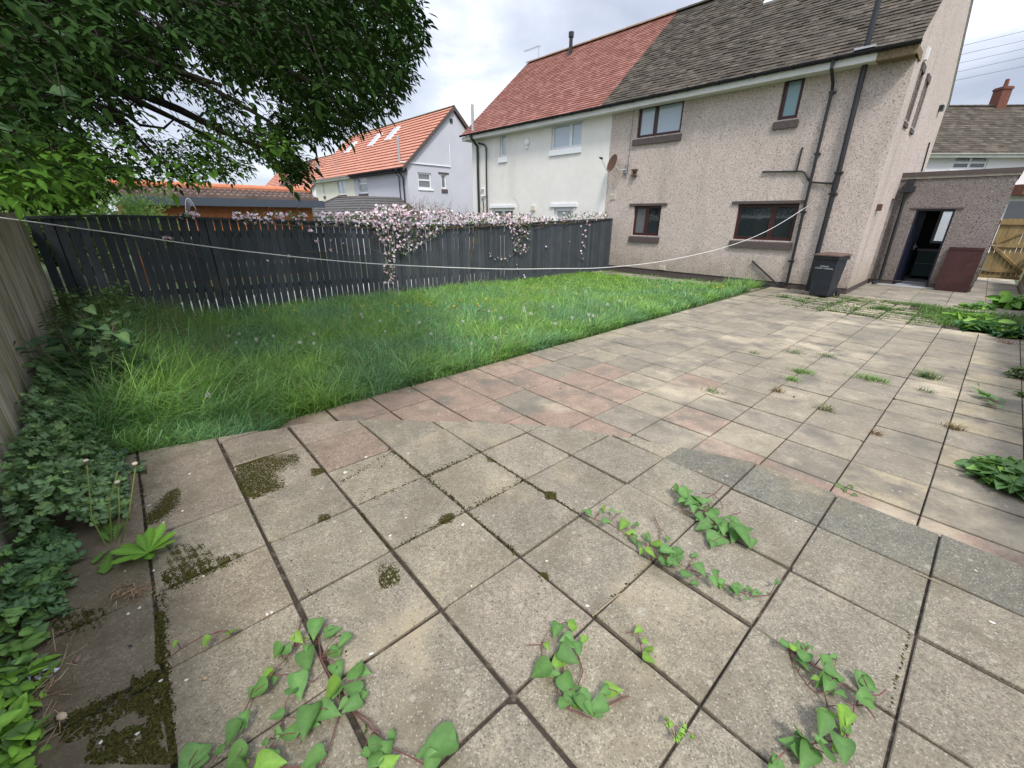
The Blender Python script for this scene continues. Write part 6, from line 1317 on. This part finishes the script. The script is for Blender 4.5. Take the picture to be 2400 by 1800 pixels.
def shrub(name, label, a, b, z, hgt, n, size, col, alt, spread=.22):
    o = rootw(name, loc(a, b, z)); tag(o, label, 'shrub'); s_ = MB(); P = []
    for k in range(7):
        d = Vector((rnd.uniform(-1, 1), rnd.uniform(-1, 1), 0)) * spread; top = Vector((d.x, d.y, hgt * rnd.uniform(.65, 1))); s_.tube([(0, 0, 0), top * .5 + d * -.1, top], [.008, .006, .003], 5, col=(.12, .1, .06))
        for i in range(n // 7): t = rnd.uniform(.15, 1.02); P.append(np.array(top * t + Vector((rnd.gauss(0, .07), rnd.gauss(0, .07), rnd.gauss(0, .04)))))
    s_.build('stems', M['stem'], o); P = np.array(P); m_ = len(P); leafmesh('leaves', [batch(OVATE if n > 200 else HEART, P, rdir(m_, -.6, .4), rdir(m_) * .5 + np.array([[0, 0, 1.0]]), NR.uniform(.7, 1.3, m_) * size, colv(m_, col, .25, alt))], M['leaf'], o)
p = at(255, 800, .25); a, b = ab(p); shrub('bramble', 'light green bramble growing in the fence corner', -6.0, -13.4, .1, .75, 700, .07, (.17, .28, .07), (.10, .2, .06), .55)
shrub('young_shrub', 'dark leaved young shrub standing against the weathered fence', -3.7, -13.55, .15, .85, 190, .085, (.07, .14, .065), (.12, .21, .08), .32)
shrub('young_shrub', 'bushy dark young shrub rising from the ground cover', -3.0, -13.6, .15, .75, 190, .09, (.08, .155, .07), (.13, .22, .08), .32)
shrub('young_shrub', 'second dark young shrub between the bramble and the taller one', -4.7, -13.5, .12, .6, 110, .075, (.05, .11, .05), (.07, .14, .05), .22)
# dandelion with tall stalks on the near slabs
DP = rootw('dandelion_plant', at(268, 1278, NEARZ)); tag(DP, 'tall dandelion plant with bare stalks beside the ground cover', 'weed'); c = DP.location; mb = MB(); hd_ = []
def upto(u0, v0, u1, v1):   # vertical-ish stalk: base pixel, top pixel at the same distance
    b0 = at(u0, v0, NEARZ); d = ray(u1, v1); t = (b0 - EYE).dot(_fw) ; k = EYE + d * t * .97; return b0, k
for (u0, v0), mid, (u1, v1), head in (((248, 1278), (215, 1215), (203, 1085), 1), ((262, 1272), (256, 1180), (276, 1105), 0), ((272, 1272), (280, 1200), (277, 1135), 2), ((284, 1272), (303, 1200), (318, 1092), 1)):
    b0, tp = upto(u0, v0, u1, v1); _, m_ = upto(u0, v0, *mid); mb.tube([b0 - c, m_ - c, (m_ + tp) / 2 - c, tp - c], [.0035, .003, .0028, .0025], 6, col=(.20, .25, .06)); hd_.append((tp - c, head))
mb.build('stalks', M['stem'], DP); mb = MB()
for p_, k in hd_:
    if k: mb.lathe([(0, -.012), (.006, -.01), (.008, .0), (.010, .008), (.0, .014)], 8, col=(.18, .2, .1), T=Matrix.Translation(p_)); mb.lathe([(0, .01), (.012, .012), (.01, .018), (0, .02)], 7, col=(.7, .66, .5), T=Matrix.Translation(p_))
mb.build('flower_heads', M['petal'], DP)
lv = [(240, 1190, 1.2), (275, 1225, 1.0), (236, 1245, .8), (215, 1212, .9), (240, 1335, 1.4), (205, 1320, .8)]; P = np.array([np.array(at(u, v, NEARZ + .04) - c) for u, v, _ in lv]); ax = P.copy(); ax[:, 2] = .03; leafmesh('leaves', [batch(DAND, P * .25, ax, np.tile([[0, 0, 1.0]], (6, 1)), np.array([q[2] for q in lv]) * .12, colv(6, (.11, .22, .04), .15))], M['leaf'], DP)
RS = rootw('weed_rosette', at(348, 1296, NEARZ)); tag(RS, 'bright green rosette of toothed leaves beside the tall dandelion', 'weed'); n = 13; th = np.linspace(-1.2, 4.4, n); ax = np.stack([np.cos(th), np.sin(th), NR.uniform(.25, .8, n)], 1); leafmesh('leaves', [batch(LONG, np.zeros((n, 3)), ax, np.tile([[0, 0, 1.0]], (n, 1)) + rdir(n) * .2, NR.uniform(.10, .16, n), colv(n, (.16, .34, .04), .12))], M['leaf'], RS)
DW = rootw('dried_weed', at(310, 1395, NEARZ)); tag(DW, 'dried brown weed roots lying on the mossy slab', 'dead weed'); mb = MB()
for _ in range(110):
    p = Vector((rnd.gauss(0, .045), rnd.gauss(0, .03), rnd.uniform(.004, .03))); d = Vector((rnd.gauss(0, 1), rnd.gauss(0, 1), rnd.uniform(-.2, .3))).normalized() * rnd.uniform(.015, .05); mb.tube([p, p + d * .5 + Vector((0, 0, rnd.uniform(0, .01))), p + d], [.0016, .0015, .0007], 3, col=jog(rnd.choice([(.3, .2, .11), (.22, .13, .07), (.38, .29, .17)]), .2), caps=False)
mb.build('roots', M['stem'], DW)

# ------------------------------------------------------------------ moss on the slabs
mp_, ms_ = [], []
def moss(poly, n, s=.006, z=NEARZ, thin=None, edge=5):
    n = int(n * 8)
    us = [p[0] for p in poly]; vs_ = [p[1] for p in poly]; u = NR.uniform(min(us), max(us), n * 3); v = NR.uniform(min(vs_), max(vs_), n * 3); k = inpoly(u + NR.normal(0, edge, n * 3), v + NR.normal(0, edge, n * 3), poly)
    if thin: k &= fnoise(u, v, thin[0], thin[2] if len(thin) > 2 else 0) + .6 * fnoise(u, v, thin[0] * 3.7, 1.1) + NR.normal(0, .35, len(u)) > thin[1] + .1
    for a_, b_ in list(zip(u[k], v[k]))[:n]: mp_.append(np.array(at(a_, b_, z))); ms_.append(s * .55 * rnd.uniform(.5, 1.5))
moss([(553, 1094), (600, 1075), (690, 1066), (702, 1078), (652, 1096), (636, 1122), (655, 1140), (590, 1168), (568, 1150)], 700, .0065, edge=3)
moss([(553, 1094), (600, 1075), (690, 1068), (706, 1082), (650, 1110), (672, 1138), (590, 1168), (568, 1150)], 500, .0065)
moss([(728, 1100), (755, 1098), (762, 1112), (735, 1116)], 160, .005); moss([(745, 1215), (768, 1205), (775, 1212), (750, 1224)], 60, .005)
moss([(400, 1150), (425, 1143), (415, 1180), (385, 1210), (350, 1232), (342, 1220)], 420, .006); moss([(328, 1096), (345, 1094), (345, 1110), (330, 1112)], 60, .005)
moss([(380, 1345), (440, 1330), (575, 1296), (565, 1305), (480, 1345), (390, 1380), (365, 1370)], 900, .006, thin=(.09, -.1)); moss([(390, 1280), (470, 1275), (500, 1310), (400, 1340)], 500, .0045, thin=(.12, .1))
moss([(115, 1460), (180, 1425), (250, 1432), (245, 1450), (180, 1465), (130, 1490)], 500, .005, thin=(.1, .15), edge=12)
moss([(372, 1380), (385, 1375), (412, 1790), (392, 1790)], 260, .006, thin=(.15, 0)); moss([(365, 1430), (380, 1430), (385, 1560), (370, 1560)], 240, .006)
moss([(310, 1600), (385, 1575), (395, 1700), (412, 1790), (330, 1790), (350, 1690), (310, 1650)], 1700, .007, thin=(.055, .0)); moss([(130, 1690), (260, 1640), (310, 1620), (320, 1650), (230, 1710), (150, 1740)], 800, .006, thin=(.07, .0)); moss([(220, 1730), (330, 1700), (360, 1790), (200, 1790)], 900, .006, thin=(.06, .05, 2))
moss([(1027, 1225), (1060, 1205), (1065, 1210), (1035, 1228)], 200, .005); moss([(888, 1350), (925, 1330), (938, 1360), (895, 1380)], 260, .0055, thin=(.2, .0)); moss([(885, 1325), (930, 1318), (925, 1345), (880, 1345)], 90, .004, thin=(.3, .3))
moss([(1275, 1155), (1290, 1152), (1305, 1170), (1290, 1172)], 160, .006); moss([(1140, 1070), (1158, 1072), (1165, 1082), (1150, 1082)], 60, .005); moss([(1262, 1338), (1285, 1350), (1282, 1360), (1262, 1345)], 50, .005)
for (u0, v0), (u1, v1), n in (((800, 1130), (918, 1057), 150), ((918, 1057), (1093, 1194), 240), ((998, 1116), (1122, 1056), 160), ((1122, 1056), (1224, 1123), 120), ((1224, 1123), (1354, 1205), 160), ((1093, 1194), (1224, 1123), 130), ((1093, 1194), (1215, 1300), 110), ((918, 1057), (840, 1183), 60), ((835, 1186), (998, 1116), 80), ((918, 1289), (1093, 1194), 90), ((2132, 1483), (2080, 1672), 60), ((1389, 1445), (1528, 1312), 30), ((835, 1186), (918, 1289), 40), ((520, 1037), (850, 1600), 60), ((323, 1060), (383, 1564), 200)):
    for _ in range(n): t = rnd.random(); mp_.append(np.array(at(u0 + (u1 - u0) * t + rnd.gauss(0, 3), v0 + (v1 - v0) * t + rnd.gauss(0, 2.5), NEARZ))); ms_.append(.004 * rnd.uniform(.4, 1.6))
for _ in range(260):   # scattered specks on the slabs around the middle
    mp_.append(np.array(at(rnd.gauss(1010, 130), rnd.gauss(1180, 80), NEARZ))); ms_.append(.003 * rnd.uniform(.4, 1.5))
mp_ = np.array([(p[0], p[1], nearh(Vector(p)) - .0004) for p in mp_]); ms_ = np.array(ms_); n = len(mp_)
dome = (np.array([(math.cos(t) * r, math.sin(t) * r, z) for r, z in ((1, -.1), (.7, .25)) for t in np.arange(5) * 2 * math.pi / 5] + [(0, 0, .36)]), [(i, (i + 1) % 5, 5 + (i + 1) % 5, 5 + i) for i in range(5)] + [(5 + i, 5 + (i + 1) % 5, 10, 10) for i in range(5)])
o = leafmesh('moss', [batch(dome, mp_, np.concatenate([rdir(n)[:, :2], np.zeros((n, 1))], 1), np.tile([[0, 0, 1.0]], (n, 1)), ms_, colv(n, (1, 1, 1), .35, (.5, .42, .4), .35))], M['moss']); tag(o, 'dark green and brown moss patches on the slabs and joints', 'moss', kind='stuff')

# ------------------------------------------------------------------ petals, twigs, pebbles
pv = [(0, 0, 0), (.5, .2, .12), (.7, .7, .22), (.1, 1, .1), (-.5, .7, .2), (-.5, .2, .1)]
PET = [(858, 1073), (807, 1110), (916, 1257), (1087, 1230), (953, 1212), (847, 1244), (1282, 1313), (1376, 1423), (445, 1112), (430, 1198), (350, 1183), (380, 1226), (372, 1253), (290, 1340), (363, 1337), (305, 1438), (330, 1425), (378, 1592), (440, 1590), (630, 1440), (640, 1436), (480, 1350), (955, 1063), (1088, 1228), (1906, 842), (1932, 857), (2230, 805), (2190, 806), (2323, 1455), (1866, 1221), (2290, 1338), (275, 1165), (240, 1740), (325, 1715)]
for k, (u, v) in enumerate(PET):
    z = nearh(at(u, v, NEARZ)) + .002 if (v > 1000) else .006; s_ = rnd.uniform(.007, .014); s_ *= 1.7 if k in (0, 1, 2, 3, 12, 24, 28) else 1
    a = rnd.uniform(0, 6.28); mb = MB(); mb.add([Vector((x * s_ * math.cos(a) - y * s_ * math.sin(a), x * s_ * math.sin(a) + y * s_ * math.cos(a), zz_ * s_)) for x, y, zz_ in pv], [(0, 1, 2, 3), (0, 3, 4, 5)], (.80, .78, .70))
    o = mb.build('fallen_petal', M['petal']); o.location = at(u, v, z); tag(o, 'pale fallen petal lying on the paving', 'petal', 'petals fallen on the paving')
for k, (pxs, lb) in enumerate((([(1110, 1155), (1122, 1165), (1128, 1178), (1147, 1191)], 'forked pale twig crossing a slab joint'), ([(1033, 1088), (1045, 1087), (1063, 1092)], 'short pale twig near the mossy joint'), ([(88, 1545), (108, 1556), (128, 1558)], 'dark split twig among the litter near the ground cover'), ([(1388, 1444), (1300 + 148, 1395), (1460, 1390)], 'curled brown twig at a slab corner'), ([(2010, 1135), (2030, 1150), (2045, 1160)], 'thin twig lying by the step'), ([(2140, 1340), (2170, 1352), (2205, 1368)], 'pale straw lying in the open joint'), ([(95, 1630), (140, 1590), (160, 1565)], 'long dry stalk beside the crumpled litter'))):
    mb = MB(); p = [at(u, v, nearh(at(u, v, NEARZ)) + .0035) for u, v in pxs]; c = p[0]; mb.tube([q - c for q in p], [.0028, .0028, .002, .0014][:len(p)] if len(p) > 3 else .0024, 5, col=(.34, .27, .18) if k != 2 else (.14, .10, .06)); o = mb.build('twig', M['stem']); o.location = c; tag(o, lb, 'twig')
for k, (u, v, s_, c, lb) in enumerate(((182, 1546, .014, (.2, .13, .1), 'brown snail-like pebble on the slab near the ground cover'), (480, 1590, .010, (.3, .24, .15), 'small tan pebble on the slab by the large bindweed'), (306, 1514, .007, (.05, .04, .06), 'tiny black pebble on the slab'), (145, 1680, .016, (.45, .36, .25), 'pale stone at the slab joint by the lime weeds'), (60, 1590, .012, (.5, .42, .3), 'buff stone in the litter'), (907, 922, .013, (.2, .1, .08), 'dark red stone at the lawn edge of the pink slabs'), (1313, 911, .011, (.16, .11, .1), 'dark stone on a grey slab near the lawn'), (1105, 1374, .007, (.5, .45, .33), 'small cream stone in the slab joint'), (870, 1533, .008, (.55, .55, .55), 'white stone in the joint by the large bindweed'), (1394, 1177, .006, (.4, .33, .2), 'tiny tan stone at the joint'), (1861, 930, .014, (.06, .05, .06), 'dark scrap on the grey slab'))):
    mb = MB(); pr3 = [(0, -.1), (.8, -.1), (1, .3), (.7, .7), (0, .85)]; mb.lathe([(r * s_, z * s_) for r, z in pr3], 8, col=c); o = mb.build('pebble', M['stem'], smooth=True); o.location = at(u, v, (nearh(at(u, v, NEARZ)) if v > 1000 else 0) + .001); o.scale = (1.3, .8, .7); o.rotation_euler = (0, 0, rnd.uniform(0, 3)); tag(o, lb, 'pebble')
mb = MB()
for _ in range(26): d = Vector(rdir(1)[0]) * .03; e_ = Vector(rdir(1)[0]) * .03; p = Vector((rnd.gauss(0, .025), rnd.gauss(0, .012), rnd.uniform(.005, .02))); mb.add([p, p + d * .6, p + e_ * .6], [(0, 1, 2)], (.55, .57, .62))
o = mb.build('crumpled_foil', M['stem']); o.location = at(82, 1592, NEARZ); tag(o, 'crumpled silvery grey scrap in the litter by the fence', 'litter')
mb = MB()
for _ in range(260): u, v = rnd.gauss(70, 45), rnd.gauss(1600, 60); p = at(u, v, NEARZ + .008); d = Vector((rnd.gauss(0, 1), rnd.gauss(0, 1), rnd.uniform(0, .15))).normalized() * rnd.uniform(.02, .09); mb.tube([p, p + d * .5, p + d + Vector((0, 0, -.002))], .0011, 3, col=jog(rnd.choice([(.36, .28, .17), (.28, .17, .1), (.2, .14, .09)]), .2), caps=False)
o = mb.build('dry_litter', M['stem']); tag(o, 'dry stalks and dead leaf litter at the foot of the fence', 'litter', kind='stuff')
